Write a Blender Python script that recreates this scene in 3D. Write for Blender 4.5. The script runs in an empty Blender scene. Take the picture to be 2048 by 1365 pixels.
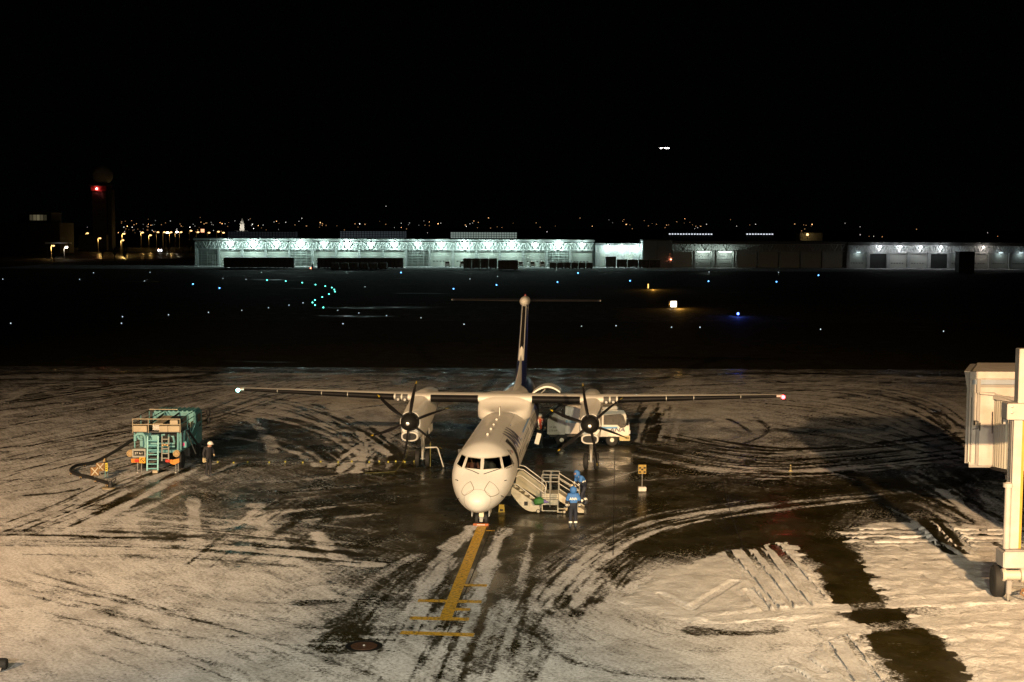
import bpy, bmesh, math, random
import numpy as np
from mathutils import Vector, Matrix
from mathutils.bvhtree import BVHTree
random.seed(7); rng = np.random.default_rng(11)
SC = bpy.context.scene; COL = SC.collection
R = math.radians
# ------------------------------------------------------------------ camera
F, H, PITCH, ROLL = 2799.6, 12.57, 0.0815, 0.0041        # focal in photo pixels, eye height above the apron
_c, _s = math.cos(ROLL), math.sin(ROLL)
FW = Vector((0, math.cos(PITCH), -math.sin(PITCH)))
_U = Vector((0, math.sin(PITCH), math.cos(PITCH))); _R = Vector((1, 0, 0))
CR = _R * _c + _U * _s; CU = _U * _c - _R * _s; EYE = Vector((0, 0, H))
cam = bpy.data.objects.new('camera', bpy.data.cameras.new('camera')); COL.objects.link(cam)
cam.data.sensor_width = 36; cam.data.lens = F / 2048 * 36
cam.data.clip_start = 0.5; cam.data.clip_end = 20000
m = Matrix((CR, CU, -FW)).transposed().to_4x4(); m.translation = EYE; cam.matrix_world = m
SC.camera = cam
# ------------------------------------------------------------------ night sky, exposure
w = bpy.data.worlds.new('World'); SC.world = w; w.use_nodes = True
bg = w.node_tree.nodes['Background']; bg.inputs[0].default_value = (0.35, 0.45, 0.7, 1); bg.inputs[1].default_value = 0.0006
SC.view_settings.view_transform = 'Standard'; SC.view_settings.look = 'None'
SC.view_settings.exposure = 0.22; SC.view_settings.gamma = 1
SC.render.engine = 'CYCLES'
SC.cycles.use_denoising = True; SC.cycles.max_bounces = 6; SC.cycles.diffuse_bounces = 3
SC.cycles.sample_clamp_indirect = 3; SC.cycles.caustics_reflective = False; SC.cycles.caustics_refractive = False
# terminal floodlights that light the stand: (x, y, z, aim x, aim y, watts, colour, beam degrees)
FLOODS = [(-36, -4, 24, -16, 86, 330000, (1.0, 0.63, 0.32), 46),
          (3, -8, 15, -1, 68, 100000, (1.0, 0.90, 0.58), 48),
          (17, -2, 19, 18, 88, 290000, (1.0, 0.62, 0.30), 46),
          (-14, -9, 16, -10, 36, 50000, (1.0, 0.85, 0.74), 84),
          (14, -9, 16, 12, 38, 24000, (1.0, 0.83, 0.69), 76)]

# ------------------------------------------------------------------ helpers
def ray(px, py):
    return (FW + CR * ((px - 1024) / F) - CU * ((py - 682.5) / F))
def G(px, py, z=0.0):                      # point of the plane z seen at a photo pixel
    d = ray(px, py); t = (z - H) / d.z; return EYE + d * t
def D(px, py, y):                          # point at distance y seen at a photo pixel
    d = ray(px, py); return EYE + d * (y / d.y)
MATS = {}
def mat(name, col=(0.5, 0.5, 0.5), rough=0.5, metal=0.0, var=0.0, scale=3.0, bump=0.0, emit=None, estr=0.0, spec=0.5, coat=0.0):
    if name in MATS: return MATS[name]
    mt = bpy.data.materials.new(name); mt.use_nodes = True; nt = mt.node_tree
    b = nt.nodes['Principled BSDF']
    b.inputs['Base Color'].default_value = (*col, 1); b.inputs['Roughness'].default_value = rough
    b.inputs['Metallic'].default_value = metal; b.inputs['Specular IOR Level'].default_value = spec
    b.inputs['Coat Weight'].default_value = coat
    if emit:
        b.inputs['Emission Color'].default_value = (*emit, 1); b.inputs['Emission Strength'].default_value = estr
        mt.cycles.emission_sampling = 'NONE'
    if var or bump:
        tc = nt.nodes.new('ShaderNodeTexCoord'); n = nt.nodes.new('ShaderNodeTexNoise')
        n.inputs['Scale'].default_value = scale; n.inputs['Detail'].default_value = 6; n.inputs['Roughness'].default_value = 0.65
        nt.links.new(tc.outputs['Object'], n.inputs['Vector'])
        if var:
            r = nt.nodes.new('ShaderNodeMapRange'); r.inputs[1].default_value = 0.3; r.inputs[2].default_value = 0.7
            r.inputs[3].default_value = 1 - var; r.inputs[4].default_value = 1 + var * 0.4
            nt.links.new(n.outputs['Fac'], r.inputs[0])
            mx = nt.nodes.new('ShaderNodeMix'); mx.data_type = 'RGBA'; mx.blend_type = 'MULTIPLY'; mx.inputs[0].default_value = 1
            mx.inputs[6].default_value = (*col, 1); nt.links.new(r.outputs[0], mx.inputs[7])
            nt.links.new(mx.outputs[2], b.inputs['Base Color'])
            r2 = nt.nodes.new('ShaderNodeMapRange'); r2.inputs[3].default_value = min(1, rough + 0.12); r2.inputs[4].default_value = max(0, rough - 0.1)
            nt.links.new(n.outputs['Fac'], r2.inputs[0]); nt.links.new(r2.outputs[0], b.inputs['Roughness'])
        if bump:
            bp = nt.nodes.new('ShaderNodeBump'); bp.inputs['Strength'].default_value = bump; bp.inputs['Distance'].default_value = 0.02
            nt.links.new(n.outputs['Fac'], bp.inputs['Height']); nt.links.new(bp.outputs[0], b.inputs['Normal'])
    MATS[name] = mt; return mt
def glow(name, col=(1, 1, 1), s=1.0):
    return mat(name, (0.02, 0.02, 0.02), 0.6, emit=col, estr=s)

class MB:
    def __init__(s): s.v = []; s.f = []; s.mi = []; s.cur = 0
    def add(s, vs, fs):
        o = len(s.v); s.v += [tuple(p) for p in vs]
        for f in fs: s.f.append([i + o for i in f]); s.mi.append(s.cur)
        return s
    def box(s, x0, x1, y0, y1, z0, z1, M=None):
        vs = [Vector((x, y, z)) for z in (z0, z1) for y in (y0, y1) for x in (x0, x1)]
        if M is not None: vs = [M @ p for p in vs]
        return s.add(vs, [(0, 2, 3, 1), (4, 5, 7, 6), (0, 1, 5, 4), (2, 6, 7, 3), (0, 4, 6, 2), (1, 3, 7, 5)])
    def tube(s, pts, r, n=8, cap=True):
        pts = [Vector(p) for p in pts]; k = len(pts)
        rs = r if isinstance(r, (list, tuple)) else [r] * k
        vs = []; up = None
        for i, p in enumerate(pts):
            t = (pts[min(i + 1, k - 1)] - pts[max(i - 1, 0)]).normalized()
            if up is None: up = Vector((0, 0, 1)) if abs(t.z) < 0.9 else Vector((1, 0, 0))
            a = t.cross(up).normalized(); b = a.cross(t).normalized(); up = b
            for j in range(n):
                q = 2 * math.pi * j / n; vs.append(p + (a * math.cos(q) + b * math.sin(q)) * rs[i])
        fs = [(i * n + j, i * n + (j + 1) % n, (i + 1) * n + (j + 1) % n, (i + 1) * n + j) for i in range(k - 1) for j in range(n)]
        if cap: fs += [tuple(range(n))[::-1], tuple((k - 1) * n + j for j in range(n))]
        return s.add(vs, fs)
    def loft(s, rings, cap=True, closed=True):
        n = len(rings[0]); vs = [p for r in rings for p in r]; m_ = n if closed else n - 1
        fs = [(i * n + j, i * n + (j + 1) % n, (i + 1) * n + (j + 1) % n, (i + 1) * n + j) for i in range(len(rings) - 1) for j in range(m_)]
        if cap: fs += [tuple(range(n))[::-1], tuple((len(rings) - 1) * n + j for j in range(n))]
        return s.add(vs, fs)
    def lathe(s, c, ax, prof, n=20):           # prof: (distance along axis, radius)
        c = Vector(c); ax = Vector(ax).normalized()
        a = ax.orthogonal().normalized(); b = ax.cross(a)
        rings = [[c + ax * d + (a * math.cos(2 * math.pi * j / n) + b * math.sin(2 * math.pi * j / n)) * max(r, 1e-4) for j in range(n)] for d, r in prof]
        return s.loft(rings)
    def sphere(s, c, r, nu=14, nv=9, sc=(1, 1, 1)):
        c = Vector(c); rings = []
        for i in range(nv + 1):
            t = math.pi * (i / nv) ; z = -math.cos(t); q = max(math.sin(t), 1e-3)
            rings.append([c + Vector((q * math.cos(2 * math.pi * j / nu) * sc[0], q * math.sin(2 * math.pi * j / nu) * sc[1], z * sc[2])) * r for j in range(nu)])
        return s.loft(rings)
    def prism(s, poly, fn0, fn1):              # 2-D polygon swept between two mappings
        n = len(poly); vs = [fn0(*p) for p in poly] + [fn1(*p) for p in poly]
        return s.add(vs, [tuple(range(n))[::-1], tuple(range(n, 2 * n))] + [(j, (j + 1) % n, n + (j + 1) % n, n + j) for j in range(n)])
    def build(s, name, mt, parent=None, bevel=0.0, smooth=35, loc=None):
        me = bpy.data.meshes.new(name); me.from_pydata([tuple(p) for p in s.v], [], s.f)
        for x in (mt if isinstance(mt, (list, tuple)) else [mt]): me.materials.append(x)
        me.polygons.foreach_set('material_index', s.mi)
        bm = bmesh.new(); bm.from_mesh(me)
        bmesh.ops.recalc_face_normals(bm, faces=bm.faces)
        if bevel: bmesh.ops.bevel(bm, geom=list(bm.edges), offset=bevel, segments=2, affect='EDGES', clamp_overlap=True)
        if smooth:
            th = R(smooth)
            for f in bm.faces: f.smooth = True
            for e in bm.edges:
                if len(e.link_faces) != 2 or e.calc_face_angle(0) > th: e.smooth = False
        bm.to_mesh(me); bm.free()
        o = bpy.data.objects.new(name, me); COL.objects.link(o)
        if parent: o.parent = parent
        if loc is not None: o.location = loc
        return o
def tag(o, label, cat, group=None, kind=None):
    o['label'] = label
    if cat: o['category'] = cat
    if group: o['group'] = group
    if kind: o['kind'] = kind
    return o
def thing(name, label, cat, loc=(0, 0, 0), rz=0.0, group=None):
    o = bpy.data.objects.new(name, None); COL.objects.link(o); o.location = loc; o.rotation_euler = (0, 0, rz); o.empty_display_size = 0.2
    return tag(o, label, cat, group)
def copy_tree(o, parent=None, loc=None, rz=None, label=None):
    c = o.copy(); COL.objects.link(c); c.parent = parent
    if loc is not None: c.location = loc
    if rz is not None: c.rotation_euler = (0, 0, rz)
    if label: c['label'] = label
    for ch in o.children: copy_tree(ch, c)
    return c
def box(name, mt, parent, x0, x1, y0, y1, z0, z1, bevel=0.0, M=None):
    return MB().box(x0, x1, y0, y1, z0, z1, M).build(name, mt, parent, bevel)
def tube(name, mt, parent, pts, r, n=8): return MB().tube(pts, r, n).build(name, mt, parent)
def lamp(kind, name, parent, loc, watts, col, size=0.2, aim=None, cone=90, blend=0.6):
    l = bpy.data.lights.new(name, kind); l.energy = watts; l.color = col; l.shadow_soft_size = size
    o = bpy.data.objects.new(name, l); COL.objects.link(o); o.parent = parent; o.location = loc
    if kind == 'SPOT':
        l.spot_size = R(cone); l.spot_blend = blend
        o.rotation_euler = (Vector(aim) - Vector(loc)).to_track_quat('-Z', 'Y').to_euler()
    return o
def text_tris(body, size, bold=0.0):
    cu = bpy.data.curves.new('lettering', 'FONT'); cu.body = body; cu.size = size; cu.offset = bold; cu.align_x = 'CENTER'; cu.align_y = 'CENTER'
    o = bpy.data.objects.new('lettering', cu); COL.objects.link(o); bpy.context.view_layer.update()
    me = o.evaluated_get(bpy.context.evaluated_depsgraph_get()).to_mesh()
    vs = [tuple(v.co) for v in me.vertices]; fs = [tuple(p.vertices) for p in me.polygons]
    bpy.data.objects.remove(o); bpy.data.curves.remove(cu); return vs, fs
def lettering(body, size, mt, parent, fn, bold=0.0, name='lettering', fine=0.0):
    vs, fs = text_tris(body, size, bold)
    if fine:                                   # cut long triangles so the letters can follow a curved skin
        bm = bmesh.new(); bv = [bm.verts.new(v) for v in vs]
        for f in fs: bm.faces.new([bv[i] for i in f])
        for _ in range(5):
            es = [e for e in bm.edges if e.calc_length() > fine]
            if not es: break
            bmesh.ops.subdivide_edges(bm, edges=es, cuts=1); bmesh.ops.triangulate(bm, faces=bm.faces)
        bm.verts.index_update(); vs = [tuple(v.co) for v in bm.verts]; fs = [tuple(v.index for v in f.verts) for f in bm.faces]; bm.free()
    o = MB().add([fn(x, y) for x, y, _ in vs], fs).build(name, mt, parent, smooth=0); return o
def vnoise(x, y, seed=0):                      # numpy value noise, 0..1
    xi = np.floor(x).astype(np.int64); yi = np.floor(y).astype(np.int64); fx = x - xi; fy = y - yi
    fx = fx * fx * (3 - 2 * fx); fy = fy * fy * (3 - 2 * fy)
    def h(a, b):
        n = (a * 374761393 + b * 668265263 + seed * 974711) & 0x7fffffff
        n = ((n ^ (n >> 13)) * 1274126177) & 0x7fffffff; return ((n ^ (n >> 16)) & 0xffff) / 65535.0
    return (h(xi, yi) * (1 - fx) + h(xi + 1, yi) * fx) * (1 - fy) + (h(xi, yi + 1) * (1 - fx) + h(xi + 1, yi + 1) * fx) * fy
def fbm(x, y, o=4, seed=0, g=0.5):
    t = 0; a = 1; s_ = 0
    for i in range(o): t = t + a * vnoise(x * 2 ** i, y * 2 ** i, seed + i * 17); s_ += a; a *= g
    return t / s_
def seg_dist(X, Y, pts):                       # distance of grid points to a polyline
    d = np.full(X.shape, 1e9)
    for (ax, ay), (bx, by) in zip(pts[:-1], pts[1:]):
        vx, vy = bx - ax, by - ay; L = vx * vx + vy * vy + 1e-9
        t = np.clip(((X - ax) * vx + (Y - ay) * vy) / L, 0, 1)
        d = np.minimum(d, np.hypot(X - ax - t * vx, Y - ay - t * vy))
    return d
def smooth_poly(pts, k=6):                     # Catmull-Rom through 2-D points
    P = [pts[0]] + list(pts) + [pts[-1]]; out = []
    for i in range(1, len(P) - 2):
        for j in range(k):
            t = j / k
            out.append(tuple(0.5 * (2 * P[i][c] + (P[i + 1][c] - P[i - 1][c]) * t + (2 * P[i - 1][c] - 5 * P[i][c] + 4 * P[i + 1][c] - P[i + 2][c]) * t * t + (3 * P[i][c] - P[i - 1][c] - 3 * P[i + 1][c] + P[i + 2][c]) * t ** 3) for c in range(len(pts[0]))))
    return out + [tuple(pts[-1])]
def inside(X, Y, poly):                        # signed distance to a polygon, positive inside
    c = np.zeros(X.shape, bool); n = len(poly)
    for i in range(n):
        (x1, y1), (x2, y2) = poly[i], poly[(i + 1) % n]
        k = ((y1 > Y) != (y2 > Y)) & (X < (x2 - x1) * (Y - y1) / (y2 - y1 + 1e-12) + x1); c ^= k
    d = seg_dist(X, Y, list(poly) + [poly[0]]); return np.where(c, d, -d)
def gp(pts): return [(lambda g: (g.x, g.y))(G(*p)) for p in pts]
sstep = lambda a, b, x: (lambda t: t * t * (3 - 2 * t))(np.clip((x - a) / (b - a), 0, 1))

for i, (x, y, z, ax, ay, wt, c, bm_) in enumerate(FLOODS):
    t = thing('floodlight_mast', 'amber floodlight mast with added beam-blocking plate ' + ['far left of', 'straight behind', 'far right of', 'close left of', 'close right of'][i] + ' the terminal viewpoint', 'floodlight', (x, y, 0))
    tube('pole', mat('galvanised', (0.45, 0.45, 0.45), 0.45, 0.8), t, [(0, -1.2, 0), (0, -1.2, z)], [0.3, 0.18], 12)
    box('lamp_housing', mat('galvanised'), t, -1.3, 1.3, -1.5, -0.6, z - 0.3, z + 1.0, 0.03)
    d_ = Vector((ax - x, ay - y, 0)).normalized(); n_ = Vector((-d_.y, d_.x, 0)); vb = MB()          # unseen plate added to cut the beam off towards the horizon
    vb.loft([[n_ * a + d_ * b_ + Vector((0, 0, z + h_)) for a, b_ in ((-4, 3.2), (4, 3.2), (4, 3.25), (-4, 3.25))] for h_ in (-0.36, 1.6)]).build('hood', mat('beam_block_black', (.01, .01, .01), .8), t, smooth=0)
    lamp('SPOT', 'beam', t, (0, 0, z), wt, c, 0.4, (ax - x, ay - y, 0), bm_, 1.0)
# ================================================================== GROUND
def ground_material(name, attr, base_cov=0.0, dry=False):
    mt = bpy.data.materials.new(name); mt.use_nodes = True; nt = mt.node_tree; L = nt.links.new; N = nt.nodes.new
    b = nt.nodes['Principled BSDF']; tc = N('ShaderNodeTexCoord')
    def noise(sc, det, ro, vec=None, dist=0.0):
        n = N('ShaderNodeTexNoise'); n.inputs['Scale'].default_value = sc; n.inputs['Detail'].default_value = det
        n.inputs['Roughness'].default_value = ro; n.inputs['Distortion'].default_value = dist
        L(vec or tc.outputs['Object'], n.inputs['Vector']); return n.outputs['Fac']
    def mapping(rz, sx, sy):
        mp = N('ShaderNodeMapping'); mp.vector_type = 'TEXTURE'; mp.inputs['Rotation'].default_value = (0, 0, rz); mp.inputs['Scale'].default_value = (1 / sx, 1 / sy, 1)
        L(tc.outputs['Object'], mp.inputs['Vector']); return mp.outputs[0]
    def math_(op, a, c, d=None):
        n = N('ShaderNodeMath'); n.operation = op
        for i, q in enumerate((a, c, d)):
            if q is None: continue
            if isinstance(q, (int, float)): n.inputs[i].default_value = q
            else: L(q, n.inputs[i])
        return n.outputs[0]
    def rng_(x, a, c, lo, hi, kind='SMOOTHSTEP'):
        n = N('ShaderNodeMapRange'); n.interpolation_type = kind; L(x, n.inputs[0])
        for i, q in enumerate((a, c, lo, hi)): n.inputs[i + 1].default_value = q
        return n.outputs[0]
    def mixc(f, a, c):
        n = N('ShaderNodeMix'); n.data_type = 'RGBA'
        if isinstance(f, (int, float)): n.inputs[0].default_value = f
        else: L(f, n.inputs[0])
        for i, q in ((6, a), (7, c)):
            if isinstance(q, tuple): n.inputs[i].default_value = (*q, 1)
            else: L(q, n.inputs[i])
        return n.outputs[2]
    if attr:
        at = N('ShaderNodeAttribute'); at.attribute_name = attr; cov = at.outputs['Fac']
    else:
        v = N('ShaderNodeValue'); v.outputs[0].default_value = base_cov; cov = v.outputs[0]
    big = noise(0.55, 9, 0.68, dist=0.6); fine = noise(6.0, 7, 0.75)
    st1 = noise(1.0, 8, 0.7, mapping(R(64), 0.5, 4.5), .9); st2 = noise(1.0, 8, 0.7, mapping(R(122), 0.45, 4.2), .9)
    grit = noise(9.0, 7, 0.8)
    s = math_('ADD', math_('MULTIPLY', big, 0.30), math_('ADD', math_('MULTIPLY', st1, 0.34), math_('ADD', math_('MULTIPLY', st2, 0.34), math_('MULTIPLY', fine, 0.60))))
    s = math_('SUBTRACT', s, 0.79)                                   # about -0.4 .. 0.4
    t = math_('ADD', cov, math_('MULTIPLY', s, 2.0))
    t = math_('ADD', t, math_('MULTIPLY', math_('SUBTRACT', grit, 0.5), 2.1))
    fac = math_('MULTIPLY', rng_(t, 0.24, 0.78, 0.0, 1.0), rng_(cov, 0.0, 0.05, 0.0, 1.0))
    crumbs = math_('MULTIPLY', rng_(grit, 0.62, 0.70, 0, 1), rng_(math_('ADD', cov, math_('MULTIPLY', s, 0.8)), 0.05, 0.3, 0, 0.8))
    fac = math_('MAXIMUM', fac, crumbs)
    asph = mixc(rng_(big, 0.35, 0.65, 0, 1), (0.015, 0.0122, 0.0035), (0.030, 0.0245, 0.008))
    asph = mixc(math_('MULTIPLY', rng_(fine, 0.55, 0.75, 0, 1), 0.5), asph, (0.040, 0.032, 0.013))
    snow = mixc(rng_(math_('ADD', math_('MULTIPLY', big, .6), math_('MULTIPLY', st2, .4)), 0.34, 0.60, 0, 1), (0.46, 0.45, 0.44), (0.79, 0.80, 0.82))
    snow = mixc(math_('MULTIPLY', rng_(grit, 0.38, 0.58, 1, 0), 0.58), snow, (0.22, 0.215, 0.21))
    snow = mixc(math_('MULTIPLY', rng_(fine, 0.5, 0.25, 0, 1), 0.35), snow, (0.26, 0.25, 0.24))
    L(mixc(fac, asph, snow), b.inputs['Base Color'])
    wet = rng_(noise(0.4, 4, 0.55), 0.42, 0.62, 0.20, 0.5) if not dry else rng_(noise(0.09, 4, 0.55, mapping(0, .35, 1)), 0.30, 0.36, 0.28, 0.8)
    L(math_('ADD', math_('MULTIPLY', fac, 0.45), wet), b.inputs['Roughness'])
    b.inputs['Specular IOR Level'].default_value = 0.05 if dry else 0.28
    hgt = math_('ADD', math_('MULTIPLY', fac, 0.5), math_('ADD', math_('MULTIPLY', fine, 0.45), math_('MULTIPLY', grit, 0.2)))
    bp = N('ShaderNodeBump'); bp.inputs['Distance'].default_value = 0.05
    L(math_('ADD', math_('MULTIPLY', fac, 0.55), 0.12), bp.inputs['Strength']); L(hgt, bp.inputs['Height']); L(bp.outputs[0], b.inputs['Normal'])
    return mt

# ---- the wide field to the horizon, the runway strips, the apron
def sheet(name, mt, x0, x1, y0, y1, z, label):
    o = MB().add([(x0, y0, z), (x1, y0, z), (x1, y1, z), (x0, y1, z)], [(0, 1, 2, 3)]).build(name, mt, smooth=0)
    return tag(o, label, None, kind='structure')
sheet('ground', ground_material('field', None, 0.16, True), -6000, 6000, -200, 9000, -0.012, 'dark open airfield ground reaching to the horizon')
sheet('taxiway', ground_material('taxiway_asphalt', None, 0.03, True), -900, 900, 124, 186, -0.006, 'wet black taxiway asphalt beyond the snowy apron')
sheet('runway', ground_material('runway_asphalt', None, 0.06, True), -900, 900, 232, 300, -0.006, 'dark wet runway strip in front of the far hangars')
sheet('cargo_apron', ground_material('cargo_concrete', None, 0.62, True), -150, 290, 404, 500, -0.004, 'snow dusted apron in front of the far cargo sheds')

ROWS = {
 735: [(0, .25), (900, .2), (1100, .15), (1400, .3), (2048, .2)],
 752: [(0, .5), (300, .5), (600, .6), (900, .35), (1050, .3), (1200, .35), (1350, .5), (1600, .5), (1800, .4), (2048, .35)],
 770: [(0, .45), (200, .4), (400, .5), (700, .7), (900, .4), (1100, .3), (1250, .35), (1330, .6), (1600, .7), (1900, .5), (2048, .5)],
 795: [(0, .45), (150, .4), (300, .45), (450, .6), (700, .8), (900, .4), (1100, .3), (1300, .7), (1600, .75), (1800, .6), (1950, .6), (2048, .6)],
 830: [(0, .6), (150, .55), (300, .6), (450, .5), (600, .75), (750, .75), (900, .4), (1050, .2), (1250, .3), (1320, .6), (1450, .75), (1600, .6), (1800, .62), (1950, .72), (2048, .7)],
 870: [(0, .68), (150, .65), (300, .6), (430, .35), (500, .45), (600, .25), (680, .4), (760, .6), (860, .2), (940, .04), (1100, 0), (1260, .1), (1330, .5), (1420, .6), (1550, .5), (1700, .5), (1850, .62), (1950, .72), (2048, .7)],
 910: [(0, .7), (150, .72), (300, .6), (430, .2), (500, .25), (560, .35), (640, .2), (720, .5), (800, .3), (900, .04), (1100, 0), (1320, .08), (1450, .42), (1600, .45), (1750, .5), (1900, .62), (2048, .6)],
 950: [(0, .75), (150, .7), (300, .58), (450, .42), (600, .35), (750, .2), (850, .1), (1000, .02), (1200, .05), (1350, .2), (1500, .32), (1650, .22), (1800, .2), (1900, .25), (2048, .35)],
 1000: [(0, .8), (100, .68), (200, .6), (320, .32), (420, .28), (550, .26), (700, .14), (850, .05), (1000, .05), (1200, .06), (1400, .06), (1600, .05), (1800, .04), (1900, .15), (1960, .4), (2048, .5)],
 1050: [(0, .78), (120, .68), (250, .58), (400, .42), (550, .5), (700, .2), (850, .06), (1000, .06), (1150, .06), (1300, .05), (1500, .03), (1640, .04), (1720, .35), (1900, .45), (2048, .6)],
 1100: [(0, .95), (200, .85), (350, .7), (450, .55), (550, .6), (650, .3), (750, .25), (850, .1), (950, .05), (1100, .08), (1200, .25), (1300, .1), (1500, .05), (1660, .02), (1740, .6), (2048, .85)],
 1150: [(0, 1), (150, .88), (300, .78), (450, .75), (600, .75), (700, .42), (800, .22), (950, .12), (1050, .2), (1150, .4), (1240, .55), (1330, .9), (1620, .9), (1680, .03), (1740, .3), (2048, 1)],
 1200: [(0, 1), (200, .9), (350, .8), (500, .8), (600, .65), (700, .45), (800, .35), (900, .15), (1000, .25), (1100, .4), (1200, .72), (1300, .95), (1620, .95), (1690, .05), (1760, .3), (2048, 1)],
 1250: [(0, 1), (300, .95), (500, .95), (620, .78), (700, .4), (780, .6), (900, .22), (1000, .4), (1100, .62), (1200, .85), (1350, .85), (1500, .7), (1640, .95), (1710, .3), (1820, .3), (1900, 1), (2048, 1)],
 1300: [(0, .95), (400, 1), (600, .85), (700, .6), (800, .8), (900, .42), (1000, .55), (1100, .72), (1250, .95), (1600, .95), (1740, .5), (1800, .1), (1880, .3), (1960, 1), (2048, 1)],
 1365: [(0, .95), (600, .95), (800, .9), (900, .6), (1000, .7), (1100, .82), (1300, 1), (1720, 1), (1800, .4), (1900, .25), (1960, .9), (2048, 1)]}
# packed or scraped wheel tracks and patches: (photo points on the ground, width m, coverage, strength)
TR = [([(1700, 1003), (1480, 1030), (1320, 1062), (1215, 1105), (1130, 1170)], .45, .5, .8),
 ([(1690, 992), (1460, 1018), (1290, 1048), (1195, 1085), (1120, 1150)], .35, .45, .8),
 ([(1480, 1006), (1300, 1032), (1190, 1072), (1100, 1130), (1050, 1180)], .4, .45, .8),
 ([(1300, 1020), (1200, 1050), (1110, 1105), (1060, 1150)], .25, .4, .7),
 ([(945, 1055), (905, 1095), (880, 1130), (850, 1180), (820, 1240), (790, 1300), (760, 1365)], .75, .78, .9),
 ([(1008, 1060), (985, 1110), (965, 1180), (945, 1240), (925, 1295)], .6, .62, .85),
 ([(1010, 1200), (985, 1260), (960, 1330)], .5, .6, .7),
 ([(510, 1010), (530, 1060), (570, 1110), (620, 1150), (645, 1195)], .8, .8, .9),
 ([(635, 1068), (660, 1105), (690, 1124), (755, 1130)], .6, .95, .9),
 ([(385, 995), (390, 1040), (392, 1112)], .5, .85, .85),
 ([(500, 1035), (600, 1020), (740, 1008)], .35, .6, .8), ([(380, 1060), (560, 1045), (760, 1028)], .4, .6, .7),
 ([(60, 1040), (140, 1005), (230, 960), (330, 930)], .35, .85, .8), ([(85, 1040), (165, 1005), (255, 962)], .3, .8, .8),
 ([(190, 1050), (270, 1000), (340, 960)], .3, .8, .8), ([(172, 1030), (180, 1060), (190, 1092)], .5, .95, .8), ([(258, 1035), (268, 1068), (284, 1102)], .55, .95, .8),
 ([(-40, 1060), (120, 1060), (300, 1082), (480, 1098), (640, 1112)], .8, .95, .6),
 ([(150, 1078), (400, 1072)], .5, .2, .6), ([(350, 1095), (480, 1108)], .7, .3, .6),
 ([(120, 1010), (215, 1012)], .5, .15, .6), ([(260, 1000), (420, 990)], 1.2, .12, .6),
 ([(640, 1135), (560, 1215), (500, 1260)], .5, .8, .5), ([(840, 1110), (760, 1150), (700, 1200), (640, 1290)], .5, .62, .7),
 ([(1340, 815), (1322, 835), (1300, 885)], .3, .1, .9), ([(1318, 815), (1302, 835), (1282, 880)], .3, .1, .9), ([(1290, 815), (1272, 835), (1262, 850)], .35, .08, .9),
 ([(1455, 838), (1480, 850), (1500, 865)], .3, .15, .8), ([(1510, 835), (1535, 855), (1525, 872), (1480, 890)], .3, .2, .7),
 ([(1560, 860), (1700, 880), (1860, 905)], .6, .2, .6), ([(1780, 870), (1840, 885), (1890, 905)], .3, .15, .7), ([(1700, 790), (1790, 800), (1860, 825), (1900, 860)], .4, .25, .5),
 ([(1640, 800), (1740, 790), (1830, 800)], .4, .25, .5),
 ([(1845, 1040), (1905, 1108)], .55, .03, .95), ([(1872, 1040), (1932, 1108)], .4, .05, .95), ([(1945, 1050), (2010, 1105)], .4, .1, .9), ([(1885, 980), (1990, 1070), (2048, 1110)], .5, .85, .7),
 ([(660, 935), (700, 905), (760, 868)], .3, .8, .8), ([(690, 940), (725, 905), (770, 885)], .3, .85, .8), ([(720, 940), (730, 900), (690, 872)], .3, .8, .8), ([(745, 925), (720, 895), (700, 880)], .25, .75, .7),
 ([(770, 905), (740, 930), (650, 955), (500, 965)], .25, .55, .6),
 ([(490, 830), (520, 860), (540, 885), (545, 905)], .7, .72, .7),
 ([(0, 805), (70, 775), (130, 768)], .8, .75, .7), ([(0, 900), (180, 862), (420, 830), (560, 770)], .6, .35, .4), ([(0, 880), (220, 835), (460, 790)], .5, .3, .4),
 ([(1000, 745), (960, 790)], .6, .05, .6), ([(1180, 745), (1200, 790)], .6, .1, .6),
 ([(560, 800), (760, 775), (860, 752)], .6, .25, .5), ([(1200, 762), (1500, 748), (1800, 752), (2048, 748)], 2.0, .1, .6), ([(-50, 748), (500, 744), (1000, 746)], 1.5, .1, .7),
 ([(1440, 925), (1600, 945), (1760, 930), (1900, 925)], .5, .75, .6), ([(1330, 925), (1450, 945), (1520, 950)], .5, .65, .7), ([(1280, 962), (1500, 948), (1700, 955)], .35, .45, .6),
 ([(1700, 965), (1800, 975), (1930, 960)], 1.5, .03, .8), ([(1750, 985), (1640, 985), (1520, 990)], 1.0, .03, .7),
 ([(1280, 1150), (1210, 1180), (1150, 1230)], .5, .3, .6), ([(1170, 1120), (1240, 1110)], .8, .5, .6),
 ([(1270, 1235), (1330, 1262), (1450, 1290)], .8, .55, .6), ([(1400, 1262), (1520, 1268), (1560, 1262)], 1.0, .22, .8),
 ([(700, 1240), (690, 1290)], 1.6, .1, .75), ([(760, 1180), (720, 1220)], .9, .2, .6), ([(600, 1205), (680, 1205)], .8, .3, .7), ([(1000, 1280), (960, 1340)], .8, .25, .7),
 ([(1100, 1290), (1060, 1360)], .3, .35, .6)]
BLACK = [[(560, 832), (620, 846), (660, 880), (652, 902), (560, 908), (430, 915), (418, 862), (480, 846)],
         [(1600, 1085), (1700, 1070), (1703, 1110), (1737, 1142), (1762, 1192), (1800, 1222), (1860, 1262), (1905, 1300), (1930, 1335), (1965, 1430), (1840, 1430), (1770, 1315), (1745, 1290), (1705, 1232), (1662, 1200), (1640, 1150), (1622, 1110)]]
CROSS = [([(1440, 1240), (1560, 1228), (1700, 1216), (1850, 1205), (2048, 1195)], .7), ([(1330, 1290), (1520, 1280), (1690, 1262), (1860, 1245), (2048, 1232)], .8)]
LANE = gp(BLACK[1])
yr = [36.0]
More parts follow.
